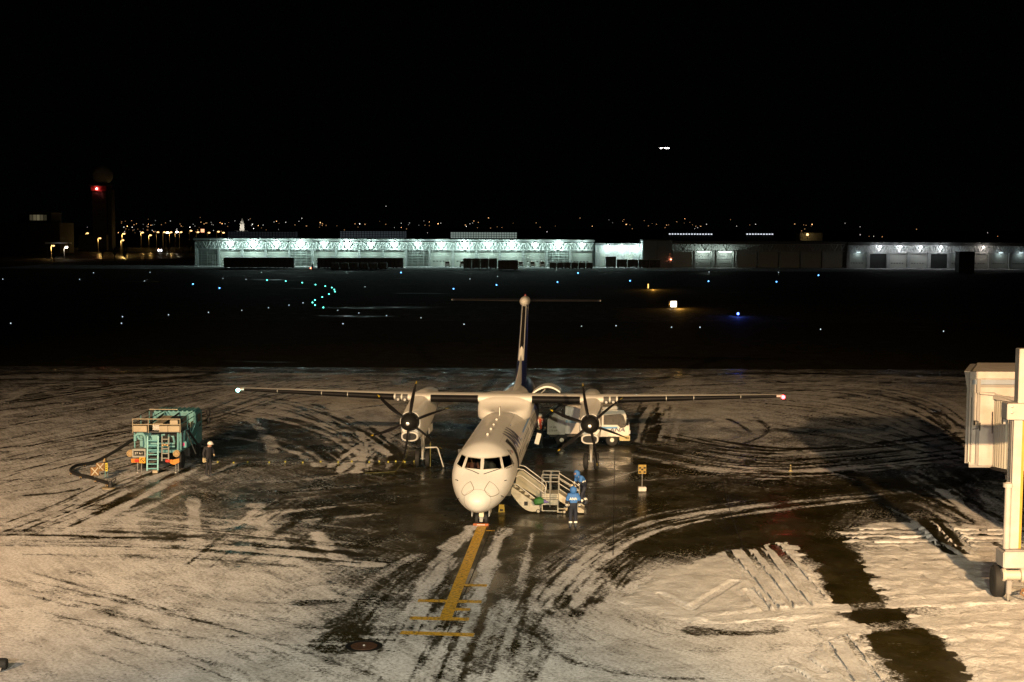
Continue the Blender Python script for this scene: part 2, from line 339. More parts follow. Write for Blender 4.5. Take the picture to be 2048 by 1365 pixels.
while yr[-1] < 124.2: yr.append(yr[-1] + 0.10 * (yr[-1] / 45) ** 1.35)
yr = np.array(yr); tt = np.linspace(-0.47, 0.47, 820)
Yg = np.repeat(yr[:, None], len(tt), 1); Xg = tt[None, :] * (Yg + 6)
dz = -H; dep = Yg * math.cos(PITCH) - dz * math.sin(PITCH); upc = Yg * math.sin(PITCH) + dz * math.cos(PITCH)
x_ = F * Xg / dep; y_ = -F * upc / dep
PX = 1024 + _c * x_ - _s * y_; PY = 682.5 + _s * x_ + _c * y_
ks = sorted(ROWS); stack = np.array([[np.interp(q, *zip(*ROWS[k])) for q in np.linspace(-200, 2250, 246)] for k in ks])
ci = np.clip((PX + 200) / 10, 0, 244.99); i0 = ci.astype(int); fr = ci - i0
rk = np.clip(np.interp(PY, ks, np.arange(len(ks))), 0, len(ks) - 1.001); r0 = rk.astype(int); rf = rk - r0
cov = (stack[r0, i0] * (1 - fr) + stack[r0, i0 + 1] * fr) * (1 - rf) + (stack[r0 + 1, i0] * (1 - fr) + stack[r0 + 1, i0 + 1] * fr) * rf
def win(pts, pad):                       # rows and columns of the grid near a polyline
    xs_ = [p[0] for p in pts]; ys_ = [p[1] for p in pts]; y0_, y1_ = min(ys_) - pad, max(ys_) + pad
    r_ = np.where((yr > y0_) & (yr < y1_))[0]
    if len(r_) == 0: return (slice(0, 1), slice(0, 1))
    ta = min((min(xs_) - pad) / (y0_ + 6), (min(xs_) - pad) / (y1_ + 6)); tb = max((max(xs_) + pad) / (y0_ + 6), (max(xs_) + pad) / (y1_ + 6))
    c_ = np.where((tt > ta) & (tt < tb))[0]
    if len(c_) == 0: return (slice(0, 1), slice(0, 1))
    return (slice(r_[0], r_[-1] + 1), slice(c_[0], c_[-1] + 1))
wob = (fbm(Xg * .7, Yg * .7, 3, 5) - .5)
for pl in BLACK[:1]:
    sd = inside(Xg, Yg, smooth_poly(gp(pl) + gp(pl)[:1], 5)[:-1]); cov += (0.16 - cov) * sstep(-.5, 1.2, sd + wob * 2)
for pts, wd, target, k in TR:
    W = win(gp(pts), wd * 1.5 + .5); x4, y4 = Xg[W], Yg[W]
    d = seg_dist(x4, y4, smooth_poly(gp(pts), 6)) + wob[W] * wd * .9
    nz = fbm(x4 * 1.6 + target * 9, y4 * 1.6, 3, int(wd * 100))
    cov[W] += (target - cov[W]) * k * sstep(wd * 0.72, wd * 0.4, d) * sstep(.12, .45, nz + .12)
# families of real tyre passes: guide curves on the ground (as seen in the photo), filled with many thin tracks
FAM = [([(-150, 830), (120, 795), (300, 768), (480, 748)], [(-100, 985), (150, 920), (330, 880), (520, 815), (640, 770)], 60, .9),
 ([(-100, 905), (150, 880), (400, 830)], [(-100, 1000), (100, 985), (250, 950), (340, 925)], 26, .8),
 ([(470, 785), (590, 808), (690, 850), (770, 905)], [(430, 862), (520, 876), (600, 900), (650, 930)], 40, 1.0),
 ([(480, 772), (700, 760), (920, 746)], [(560, 835), (720, 815), (880, 800)], 30, .8),
 ([(640, 945), (690, 905), (770, 862)], [(745, 945), (742, 905), (700, 866)], 22, 1.2),
 ([(-60, 1020), (350, 1046), (720, 1088)], [(-60, 1105), (350, 1112), (720, 1140)], 46, .6),
 ([(-50, 1065), (110, 1010), (230, 958), (330, 925)], [(120, 1065), (240, 1010), (330, 962), (400, 930)], 20, 1.1),
 ([(380, 1130), (470, 1060), (570, 1000)], [(470, 1140), (560, 1070), (640, 1005)], 8, .5),
 ([(-100, 1110), (330, 1225), (820, 1380)], [(-250, 1270), (50, 1340), (200, 1400)], 54, .45),
 ([(60, 1120), (420, 1180), (760, 1200)], [(60, 1250), (450, 1290), (800, 1290)], 26, .4),
 ([(500, 985), (700, 975), (920, 955)], [(500, 1050), (640, 1030), (800, 1005)], 16, .6),
 ([(950, 1058), (890, 1140), (760, 1380)], [(1012, 1060), (985, 1150), (890, 1380)], 30, .65),
 ([(830, 1110), (740, 1170), (640, 1300)], [(900, 1110), (800, 1230), (700, 1380)], 14, .4),
 ([(1760, 978), (1450, 1008), (1255, 1048), (1130, 1130), (1060, 1215)], [(1760, 1012), (1510, 1042), (1335, 1080), (1225, 1140), (1150, 1215)], 44, .6),
 ([(1060, 1150), (1000, 1250), (960, 1380)], [(1160, 1150), (1090, 1260), (1050, 1380)], 24, .3),
 ([(1150, 1150), (1220, 1235), (1380, 1282), (1570, 1276), (1760, 1240)], [(1030, 1210), (1130, 1310), (1350, 1352), (1600, 1335)], 40, .28),
 ([(1250, 925), (1500, 958), (1750, 942), (1940, 926)], [(1300, 872), (1500, 905), (1700, 898), (1920, 872)], 44, 1.0),
 ([(1500, 768), (1700, 773), (1850, 808), (1935, 885)], [(1430, 822), (1640, 850), (1800, 890), (1920, 922)], 44, 1.0),
 ([(1345, 800), (1325, 835), (1300, 890)], [(1285, 805), (1268, 835), (1258, 880)], 12, 1.2),
 ([(1200, 758), (1600, 748), (2048, 752)], [(1250, 800), (1600, 782), (2000, 790)], 26, .7),
 ([(1560, 930), (1760, 1000), (1960, 1100)], [(1860, 930), (1960, 1010), (2080, 1080)], 20, .8),
 ([(-60, 752), (400, 748), (900, 748)], [(-60, 790), (300, 775), (700, 765)], 24, .7)]
for fi, (ga, gb, n, st_) in enumerate(FAM):
    A_, B_c = [np.array(smooth_poly(gp(g_), 10)) for g_ in (ga, gb)]
    def rs(P, k=30):
        L = np.r_[0, np.cumsum(np.hypot(*np.diff(P, axis=0).T))]; q = np.linspace(0, L[-1], k); return np.stack([np.interp(q, L, P[:, 0]), np.interp(q, L, P[:, 1])], -1)
    A_, B_c = rs(A_), rs(B_c)
    for i in range(n):
        t0_, t1_ = rng.uniform(-.08, 1.08), 0; t1_ = t0_ + rng.normal(0, .14); w_ = np.linspace(t0_, t1_, 30)[:, None]
        q = A_ * (1 - w_) + B_c * w_; a, e = sorted(rng.integers(0, 30, 2)); a, e = (0, 29) if e - a < 9 else (a, e); q = q[a:e + 1]
        wd = rng.choice([.06, .09, .13, .22, .34], p=[.22, .28, .24, .16, .10]); k_ = rng.choice([-1, 1], p=[.58, .42]) * rng.uniform(.22, .60) * st_
        for off in ((0,) if rng.random() < .55 else (0, 1.72)):
            qq = [(x + off * .8, y + off * .4) for x, y in q]; W = win(qq, wd + .15); x4, y4 = Xg[W], Yg[W]
            if x4.size < 30: continue
            d = seg_dist(x4, y4, qq[::2] + [qq[-1]]) + (vnoise(x4 * 1.7, y4 * 1.7, i) - .5) * wd * .7
            mod = sstep(.30, .55, fbm(x4 * .5 + i, y4 * .5, 2, fi * 50 + i)); c4 = cov[W]
            gate = np.clip(c4 * 2.2, 0, 1) if k_ < 0 else np.clip(c4 * 3 + .25, 0, 1) * np.clip((1.15 - c4) * 2, 0, 1)
            cov[W] = c4 + k_ * sstep(wd, wd * .35, d) * mod * gate
sd = inside(Xg, Yg, LANE) + (fbm(Xg * 1.8, Yg * 1.8, 3, 8) - .5) * 1.0
cov += (0.02 - cov) * sstep(-.1, .15, sd)
for pts, wd in CROSS:
    d = seg_dist(Xg, Yg, smooth_poly(gp(pts), 6)); cov += (.8 + wob - cov) * sstep(wd * .75, wd * .45, d + wob * .3) * np.where(sd > 0, .42, 1)
cov = np.clip(cov, 0, 1.0)
nr, nc = Xg.shape
idx = np.arange(nr * nc).reshape(nr, nc)
fc = np.stack([idx[:-1, :-1], idx[:-1, 1:], idx[1:, 1:], idx[1:, :-1]], -1).reshape(-1, 4)
zz = 0.012 * (fbm(Xg * .12, Yg * .12, 2, 3) - .5) * 0
def grid_mesh(name, X, Y, Z, faces, mt, attr=None):
    me = bpy.data.meshes.new(name); n = X.size
    me.vertices.add(n); me.vertices.foreach_set('co', np.stack([X.ravel(), Y.ravel(), Z.ravel()], -1).astype(np.float32).ravel())
    me.loops.add(faces.size); me.loops.foreach_set('vertex_index', faces.ravel().astype(np.int32))
    me.polygons.add(len(faces)); me.polygons.foreach_set('loop_start', np.arange(0, faces.size, 4, dtype=np.int32))
    me.update(calc_edges=True); me.polygons.foreach_set('use_smooth', np.ones(len(faces), bool))
    if attr is not None:
        a = me.attributes.new('snow', 'FLOAT', 'POINT'); a.data.foreach_set('value', attr.ravel().astype(np.float32))
    me.materials.append(mt); o = bpy.data.objects.new(name, me); COL.objects.link(o); return o
apron = grid_mesh('apron', Xg, Yg, zz, fc, ground_material('apron_snow', 'snow'), cov)
tag(apron, 'wet dark apron with trodden snow and tyre tracks', None, kind='structure')

# ---- thick unploughed snow either side of the cleared lane
def snow_material(name):
    mt = bpy.data.materials.new(name); mt.use_nodes = True; nt = mt.node_tree; b = nt.nodes['Principled BSDF']
    tc = nt.nodes.new('ShaderNodeTexCoord'); n = nt.nodes.new('ShaderNodeTexNoise'); n.inputs['Scale'].default_value = 10; n.inputs['Detail'].default_value = 9; n.inputs['Roughness'].default_value = .7
    n2 = nt.nodes.new('ShaderNodeTexNoise'); n2.inputs['Scale'].default_value = 1.1; n2.inputs['Detail'].default_value = 5
    for q in (n, n2): nt.links.new(tc.outputs['Object'], q.inputs['Vector'])
    cr = nt.nodes.new('ShaderNodeValToRGB'); cr.color_ramp.elements[0].position = .32; cr.color_ramp.elements[0].color = (.38, .37, .36, 1)
    cr.color_ramp.elements[1].position = .58; cr.color_ramp.elements[1].color = (.68, .68, .68, 1)
    mxn = nt.nodes.new('ShaderNodeMath'); mxn.operation = 'MULTIPLY_ADD'; mxn.inputs[1].default_value = .5; ad = nt.nodes.new('ShaderNodeMath'); ad.operation = 'MULTIPLY'; ad.inputs[1].default_value = .5; nt.links.new(n2.outputs['Fac'], ad.inputs[0]); nt.links.new(n.outputs['Fac'], mxn.inputs[0]); nt.links.new(ad.outputs[0], mxn.inputs[2]); nt.links.new(mxn.outputs[0], cr.inputs[0]); nt.links.new(cr.outputs[0], b.inputs['Base Color'])
    b.inputs['Roughness'].default_value = .7
    bp = nt.nodes.new('ShaderNodeBump'); bp.inputs['Strength'].default_value = 1; bp.inputs['Distance'].default_value = .07
    nt.links.new(n.outputs['Fac'], bp.inputs['Height']); nt.links.new(bp.outputs[0], b.inputs['Normal']); return mt
SNOW = snow_material('thick_snow')
def bank(label, pxpoly, ruts, rough, hgt, seed, step=.07):
    P = smooth_poly(gp(pxpoly) + gp(pxpoly)[:1], 4)[:-1]
    xs = np.arange(min(p[0] for p in P) - .6, max(p[0] for p in P) + .6, step); ys = np.arange(min(p[1] for p in P) - .6, max(p[1] for p in P) + .6, step * 1.2)
    X, Y = np.meshgrid(xs, ys)
    sd = inside(X, Y, P) + (fbm(X * 1.6, Y * 1.6, 5, seed, .6) - .5) * 1.3
    lump = fbm(X * 1.5 + .6 * Y, Y * 1.0, 4, seed + 3, .55); dim = vnoise(X * 2.4, Y * 2.0, seed + 9)
    Z = sstep(-.05, .45, sd) * (hgt * (.55 + .9 * lump) + rough * (dim - .5) + .7 * rough * (fbm(X * 5, Y * 4, 3, seed + 1) - .5))
    edge = sstep(-.05, .25, sd) * sstep(.9, .25, sd); Z += edge * .06 * (fbm(X * 3, Y * 3, 4, seed + 5, .6) - .45)
    for pts, wd, dp in ruts:
        d = seg_dist(X, Y, gp(pts)) + (fbm(X * 3, Y * 3, 2, 2) - .5) * .08; Z -= dp * sstep(wd, wd * .5, d) - .35 * dp * sstep(wd * 2.2, wd * 1.3, d) * sstep(wd * .8, wd * 1.3, d)
    for pts, wd in CROSS:
        d = seg_dist(X, Y, smooth_poly(gp(pts), 6)); k = sstep(wd * .8, wd * .5, d); Z = Z * (1 - k) + k * (.03 + .03 * (fbm(X * 4, Y * 4, 2, 4)))
        Z += .07 * sstep(.3, .1, np.abs(d - wd * .85)) * (sd > 0) * fbm(X * 5, Y * 5, 2, 6)
    Z = Z - .018; ok = (Z > -.03) & (sd > -.3)
    nr, nc = X.shape; idx = np.arange(nr * nc).reshape(nr, nc)
    f = np.stack([idx[:-1, :-1], idx[:-1, 1:], idx[1:, 1:], idx[1:, :-1]], -1)
    keep = (ok[:-1, :-1] & ok[:-1, 1:] & ok[1:, 1:] & ok[1:, :-1]); f = f[keep]
    used = np.unique(f); remap = -np.ones(nr * nc, int); remap[used] = np.arange(len(used))
    o = grid_mesh('snow', X.ravel()[used], Y.ravel()[used], Z.ravel()[used], remap[f], SNOW)
    return tag(o, label, 'snow', kind='stuff')
def rutset(lines, wd=.12, dp=.12): return [(l, wd, dp) for l in lines]
bank('thick snow bank with wheel ruts left of the cleared black lane', [(1225, 1205), (1290, 1152), (1380, 1125), (1450, 1104), (1525, 1098), (1572, 1084), (1600, 1098), (1622, 1140), (1650, 1186), (1668, 1222), (1720, 1252), (1640, 1262), (1560, 1240), (1440, 1250), (1340, 1240)],
     rutset([[(1455, 1105), (1560, 1228)], [(1490, 1100), (1590, 1225)], [(1515, 1098), (1625, 1222)]]) + rutset([[(1548, 1092), (1640, 1200)], [(1500, 1185), (1540, 1230)]], .22, .13) + rutset([[(1320, 1190), (1370, 1215)], [(1380, 1220), (1470, 1165)]], .2, .05), .03, .055, 21)
bank('thick snow bank with long wheel ruts at the bottom edge', [(1510, 1365), (1590, 1318), (1650, 1282), (1695, 1270), (1740, 1295), (1775, 1340), (1800, 1400), (1480, 1400)],
     rutset([[(1650, 1285), (1700, 1365)], [(1690, 1275), (1760, 1370)]]) + rutset([[(1590, 1310), (1640, 1345)], [(1570, 1340), (1620, 1370)]], .25, .1), .03, .055, 31, .06)
bank('wide trampled snow field under the jet bridge', [(1700, 1106), (1760, 1092), (1830, 1086), (1950, 1096), (2060, 1110), (2200, 1130), (2200, 1195), (2060, 1208), (1900, 1214), (1800, 1212), (1762, 1188), (1738, 1142)],
     rutset([[(1845, 1070), (1905, 1112)], [(1875, 1070), (1935, 1112)]], .2, .12), .09, .055, 41)
bank('rough churned snow in the bottom right corner', [(1820, 1232), (1900, 1228), (2060, 1218), (2200, 1215), (2200, 1420), (1960, 1420), (1935, 1340), (1905, 1298), (1862, 1260)], [], .09, .06, 51, .06)
bank('broken snow crust beside the jet bridge', [(1690, 1060), (1770, 1045), (1900, 1050), (2060, 1060), (2060, 1092), (1900, 1094), (1760, 1092), (1705, 1085)], rutset([[(1835, 1030), (1915, 1115)], [(1865, 1030), (1945, 1115)]], .3, .2) + rutset([[(1660, y0), (2060, y0 + 3)] for y0 in (1062, 1071, 1079, 1088)], .22, .14), .06, .05, 61)
# ---- painted lead-in line with its stop bars, slab joints, pit cover
def worn_paint():
    mt = bpy.data.materials.new('worn_yellow_paint'); mt.use_nodes = True; nt = mt.node_tree; b = nt.nodes['Principled BSDF']; tc = nt.nodes.new('ShaderNodeTexCoord')
    cols = []
    for sc_, lo, hi, a, c in ((9, .37, .52, (.06, .05, .03, 1), (.66, .38, .015, 1)), (2.2, .56, .74, (1, 1, 1, 1), (.55, .5, .42, 1)), (14, .56, .66, (0, 0, 0, 1), (1, 1, 1, 1))):
        n = nt.nodes.new('ShaderNodeTexNoise'); n.inputs['Scale'].default_value = sc_; n.inputs['Detail'].default_value = 8; n.inputs['Roughness'].default_value = .7; nt.links.new(tc.outputs['Object'], n.inputs['Vector'])
        r = nt.nodes.new('ShaderNodeValToRGB'); r.color_ramp.elements[0].position = lo; r.color_ramp.elements[0].color = a; r.color_ramp.elements[1].position = hi; r.color_ramp.elements[1].color = c; nt.links.new(n.outputs['Fac'], r.inputs[0]); cols.append(r)
    m1 = nt.nodes.new('ShaderNodeMix'); m1.data_type = 'RGBA'; m1.blend_type = 'MULTIPLY'; m1.inputs[0].default_value = 1; nt.links.new(cols[0].outputs[0], m1.inputs[6]); nt.links.new(cols[1].outputs[0], m1.inputs[7])
    m2 = nt.nodes.new('ShaderNodeMix'); m2.data_type = 'RGBA'; nt.links.new(cols[2].outputs[0], m2.inputs[0]); nt.links.new(m1.outputs[2], m2.inputs[6]); m2.inputs[7].default_value = (.55, .53, .5, 1)
    nt.links.new(m2.outputs[2], b.inputs['Base Color']); b.inputs['Roughness'].default_value = .55; return mt
YEL = worn_paint()
def strip(b, p, q, wd, z=.006):
    p, q = Vector((p.x, p.y, z)), Vector((q.x, q.y, z)); d = (q - p).normalized(); n = Vector((-d.y, d.x, 0)) * wd / 2; b.add([p - n, q - n, q + n, p + n], [(0, 1, 2, 3)])
mk = thing('lead_in_marking', 'yellow painted lead-in line with stop bars running to the nose wheel', 'marking', G(962, 1055))
o0 = Vector(mk.location)
for nm, p, q, wd, z in [('centre_line', (964, 1053), (890, 1240), .40, .006)] + [('stop_bar', a, b_, w_, .010) for a, b_, w_ in (((836, 1202), (963, 1204.5), .34), ((820, 1237), (938, 1239.5), .36), ((801, 1266), (948, 1271), .36), ((925, 1171), (974, 1172), .32), ((905, 1219.5), (940, 1220), .32), ((972, 1062), (990, 1062.5), .14))]:
    b = MB(); strip(b, G(*p) - o0, G(*q) - o0, wd, z); b.build(nm, YEL, mk, smooth=0)
JT = mat('joint_tar', (.006, .006, .006), .7)
for lb, pts in (('dark slab joint right of the boarding ramp', [(1231, 860), (1228, 980), (1226, 1112)]), ('dark slab joint in front of the yellow sign stand', [(1440, 950), (1462, 1030), (1490, 1105)]), ('dark slab joint left of the nose', [(775, 998), (735, 1045), (690, 1090)]), ('thin slab joint beside the yellow lead-in line', [(984, 1055), (945, 1150), (893, 1270)])):
    b = MB(); gq = [G(*p) for p in pts]
    for p, q in zip(gq[:-1], gq[1:]): strip(b, p, q, .03, .009)
    tag(b.build('slab_joint', JT, smooth=0), lb, 'joint', 'joints between the apron slabs')
g = G(728, 1293); pc = thing('pit_cover', 'round dark pit cover with rusty plate in the snow', 'cover', g)
MB().lathe((0, 0, 0), (0, 0, 1), [(0, .56), (.02, .56), (.03, .5), (.015, .42), (0, .42)], 28).build('rim', mat('iron', (.018, .017, .016), .5, .4, var=.4), pc)
MB().lathe((0, 0, 0), (0, 0, 1), [(.0, .40), (.018, .40), (.022, .05)], 24).build('lid', mat('rusty', (.10, .05, .03), .6, .3, var=.5, scale=9), pc)
box('handle', mat('galvanised'), pc, -.03, .03, -.012, .012, .02, .05)
# ================================================================== AIRLINER
WHITE = mat('aircraft_white', (.70, .69, .65), .42, var=.07, scale=1.3, coat=.15)
NAVY = mat('aircraft_navy', (.012, .018, .075), .3, coat=.3); LBLUE = mat('aircraft_light_blue', (.10, .30, .62), .35)
BOOT = mat('deicing_rubber', (.010, .010, .011), .5, var=.3, spec=.12); BLK = mat('black_paint', (.008, .008, .008), .62, spec=.3)
TYRE = mat('tyre_rubber', (.012, .012, .012), .75, bump=.3, scale=30); STEEL = mat('gear_steel', (.34, .34, .32), .4, .5, var=.25)
RIM = mat('wheel_rim', (.45, .45, .42), .4, .7); DARK = mat('dark_recess', (.01, .01, .01), .8); YELT = mat('blade_tip_yellow', (.7, .5, .02), .4)
GREYP = mat('panel_grey', (.42, .42, .41), .5, var=.15); SEAM = mat('panel_seam', (.20, .17, .12), .7)
HD = 0.0715
A = thing('turboprop_airliner', 'white twin turboprop airliner with dark blue tail parked nose-on', 'airplane', (-1.249, 58.441, 0), -HD)
AM = Matrix.Translation((-1.249, 58.441, 0)) @ Matrix.Rotation(-HD, 4, 'Z'); AMI = AM.inverted()
_u = [-2.32, -2.30, -2.22, -2.10, -1.95, -1.5, -.8, -.3, .2, .9, 1.8, 3, 8, 14, 19, 22, 25, 27.5, 29.4, 29.9]
_top = [1.42, 1.48, 1.60, 1.72, 1.84, 2.12, 2.50, 2.92, 3.18, 3.38, 3.415, 3.415, 3.415, 3.415, 3.415, 3.41, 3.38, 3.3, 3.18, 3.1]
_bot = [1.38, 1.32, 1.17, 1.03, .92, .80, .74, .73, .725, .725, .725, .725, .725, .725, .725, 1.0, 1.55, 2.1, 2.6, 2.8]
_hw = [.02, .11, .26, .40, .52, .80, 1.09, 1.22, 1.29, 1.335, 1.345, 1.345, 1.345, 1.345, 1.345, 1.28, 1.0, .66, .34, .16]
_zc = [1.40, 1.40, 1.41, 1.425, 1.45, 1.55, 1.76, 1.92, 2.0, 2.05, 2.07, 2.07, 2.07, 2.07, 2.07, 2.15, 2.42, 2.7, 2.9, 2.95]
def _mono(xs, ys):                       # smooth monotone-ish cubic through the stations
    xs = np.array(xs); ys = np.array(ys); d = np.diff(ys) / np.diff(xs); mm = np.zeros(len(xs)); mm[1:-1] = np.where(d[:-1] * d[1:] > 0, 2 * d[:-1] * d[1:] / (d[:-1] + d[1:] + 1e-12), 0); mm[0], mm[-1] = d[0], d[-1]
    def f(x):
        i = int(np.clip(np.searchsorted(xs, x) - 1, 0, len(xs) - 2)); h = xs[i + 1] - xs[i]; t = (x - xs[i]) / h
        return (1 + 2 * t) * (1 - t) ** 2 * ys[i] + t * (1 - t) ** 2 * h * mm[i] + t * t * (3 - 2 * t) * ys[i + 1] + t * t * (t - 1) * h * mm[i + 1]
    return f
def _soft(f):                            # ease the kinks between stations
    def g(x):
        k = max(0.0, min(.22, (x + 2.32) * .45, (29.9 - x) * .5)); return sum(f(x + k * d) for d in (-1, -.5, 0, .5, 1)) / 5
    return g
fT, fB, fW, fC = (_soft(_mono(_u, q)) for q in (_top, _bot, _hw, _zc))
def S(u, a, off=0.0):                    # skin point; a from the +x side upwards
    zc = fC(u); hw = fW(u); up = fT(u) - zc; dn = zc - fB(u)
    ca, sa = math.cos(a), math.sin(a); v = Vector((hw * ca, u, zc + (up if sa > 0 else dn) * sa))
    if off:
        n = Vector((ca / max(hw, .05), 0, sa / max(up if sa > 0 else dn, .05))).normalized(); v += n * off
    return v
us = list(np.linspace(-2.32, -1.9, 14)) + list(np.linspace(-1.84, 1.2, 62)) + list(np.linspace(1.35, 29.9, 70)); NA = 96
b = MB(); rings = [[S(u, 2 * math.pi * j / NA) for j in range(NA)] for u in us]
b.loft(rings)
probe = BVHTree.FromPolygons([tuple(p) for p in b.v], b.f)
def hit(px, py):                         # aircraft-local skin point seen at a photo pixel
    o = AMI @ EYE; d = (AMI.to_3x3() @ ray(px, py)).normalized(); h = probe.ray_cast(o, d); return h[0], (-h[1] if h[1] is not None and h[1].dot(d) > 0 else h[1])
WIN = {'l1': [(935.9, 914.2), (963, 917.4), (961, 940.2), (928.6, 937)], 'l2': [(923.6, 909.3), (933, 913.3), (924.2, 936.4), (913.6, 929.2)],
       'r1': [(967.6, 917), (999.6, 914.6), (1004, 937.9), (966.2, 940.2)], 'r2': [(1002.8, 913.9), (1019, 910), (1028.5, 928.1), (1007.9, 937.5)]}
def quadgrid(q, n=7):
    return [[tuple((1 - s) * ((1 - t) * q[0][c] + t * q[1][c]) + s * ((1 - t) * q[3][c] + t * q[2][c]) for c in (0, 1)) for t in np.linspace(0, 1, n)] for s in np.linspace(0, 1, n)]
# nose skin with the windscreen openings cut out
keepf, keepm = [], []
wpoly = [[(lambda p: (p.x, p.z))(hit(*c)[0]) for c in q] for q in WIN.values()]
for f in b.f:
    c = sum((Vector(b.v[i]) for i in f), Vector()) / len(f); cut = False
    if -1.4 < c.y < 1.0 and c.z > 1.9 and len(f) == 4:
        for wp in wpoly:
            n4 = len(wp); odd = False
            for i in range(n4):
                (x1, y1), (x2, y2) = wp[i], wp[(i + 1) % n4]
                if (y1 > c.z) != (y2 > c.z) and c.x < (x2 - x1) * (c.z - y1) / (y2 - y1) + x1: odd = not odd
            cut = cut or odd
    if cut: continue
    ang = math.atan2(c.z - 2.07, c.x); keepf.append(f)
    keepm.append(1 if c.y > 17.4 + 5.0 * max(0, math.sin(ang)) ** 2.5 else 0)
b.f, b.mi = keepf, keepm
b.build('fuselage', [WHITE, NAVY], A, smooth=50)
GL = bpy.data.materials.new('cockpit_glass'); GL.use_nodes = True; nt = GL.node_tree; nt.nodes.clear()
ou = nt.nodes.new('ShaderNodeOutputMaterial'); mx = nt.nodes.new('ShaderNodeMixShader'); tr = nt.nodes.new('ShaderNodeBsdfTransparent'); gl = nt.nodes.new('ShaderNodeBsdfGlossy'); fz = nt.nodes.new('ShaderNodeFresnel')
tr.inputs[0].default_value = (.55, .6, .58, 1); gl.inputs['Roughness'].default_value = .04; fz.inputs[0].default_value = 1.5
nt.links.new(fz.outputs[0], mx.inputs[0]); nt.links.new(tr.outputs[0], mx.inputs[1]); nt.links.new(gl.outputs[0], mx.inputs[2]); nt.links.new(mx.outputs[0], ou.inputs[0])
for k, q in WIN.items():
    gr = quadgrid(q); pts = [[hit(*p) for p in r] for r in gr]; bb = MB(); n = len(gr)
    flat = [pp + nn * .012 for r in pts for pp, nn in r]
    bb.add(flat, [(i * n + j, i * n + j + 1, (i + 1) * n + j + 1, (i + 1) * n + j) for i in range(n - 1) for j in range(n - 1)])
    pane = bb.build('windscreen', GL, A, smooth=60)
    loop = [pts[0][j] for j in range(n)] + [pts[i][-1] for i in range(1, n)] + [pts[-1][j] for j in range(n - 2, -1, -1)] + [pts[i][0] for i in range(n - 2, 0, -1)]
    fr = MB(); ctr = sum((p for p, _ in loop), Vector()) / len(loop); rr = []
    for p, nn in loop + loop[:1]:
        d = (p - ctr).normalized(); rr.append([p + nn * .016 - d * .02, p + nn * .02 + d * .012, p + nn * .002 + d * .05, p - nn * .03 - d * .02])
    fr.loft(rr, cap=False).build('frame', SEAM if k[1] == '9' else mat('window_frame', (.55, .53, .48), .45), pane)
# cockpit inside: dashboard, seats, bulkhead
ck = box('flight_deck', DARK, A, -1.0, 1.0, -.15, .2, 1.7, 2.38, .03)
box('bulkhead', mat('bulkhead_grey', (.05, .05, .045), .8), A, -1.15, 1.15, 1.25, 1.3, 1.0, 3.0)
for sx in (-.5, .5):
    box('seat', mat('seat_grey', (.06, .06, .065), .8), A, sx - .24, sx + .24, .75, .9, 1.5, 2.62, .05)
# wipers, radome seam, hatches, probes
for pts in ([(932, 938.5), (945, 943), (957.5, 949)], [(1000, 938.5), (985, 943.5), (967.5, 949.5)]):
    h3 = [hit(*p) for p in pts]; tube('wiper', BLK, A, [p + n * .03 for p, n in h3], .014, 6)
def surf_line(name, pts, wd, mt=SEAM, k=6, off=.006):
    q = smooth_poly(pts, k); h3 = [hit(*p) for p in q]; h3 = [h for h in h3 if h[0] is not None]; bb = MB()
    for (p, n1), (p2, n2) in zip(h3[:-1], h3[1:]):
        d = (p2 - p).normalized(); s_ = d.cross(n1).normalized() * wd / 2
        bb.add([p - s_ + n1 * off, p2 - s_ + n2 * off, p2 + s_ + n2 * off, p + s_ + n1 * off], [(0, 1, 2, 3)])
    return bb.build(name, mt, A, smooth=0)
ring = [S(-1.93, 2 * math.pi * j / 48, .022) for j in range(49)]
rb = MB()
for j in range(48):
    p, q = ring[j], ring[j + 1]; rb.add([p + Vector((0, -.022, 0)), q + Vector((0, -.022, 0)), q + Vector((0, .022, .0)), p + Vector((0, .022, .0))], [(0, 1, 2, 3)])
rb.build('radome_seam', SEAM, A, smooth=0)
for hatch in ([(941, 963.5), (930, 971), (923.5, 984), (930, 991), (946.5, 980.5), (945, 971), (941, 963.5)], [(979, 963.5), (990, 971), (998, 986), (981, 993.5), (969.5, 982), (973, 972), (979, 963.5)]):
    surf_line('hatch_seam', hatch, .026, k=5)
for p in ((916, 962), (1009, 962), (918, 997), (1009, 1000), (1002, 992)):
    h, n = hit(*p)
    if h: tube('probe', mat('iron'), A, [h - n * .02, h + n * .1, h + n * .13 + Vector((0, -.13, 0))], .016, 6)
# antennas and beacon on the roof
for u, hh in ((2.6, .1), (4.3, .09), (5.8, .07), (7.4, .09)):
    box('antenna', mat('window_frame'), A, -.05, .05, u, u + .3, 3.41, 3.415 + hh, .02)
box('blade_antenna', WHITE, A, -.015, .015, 9.2, 9.7, 3.40, 3.80)
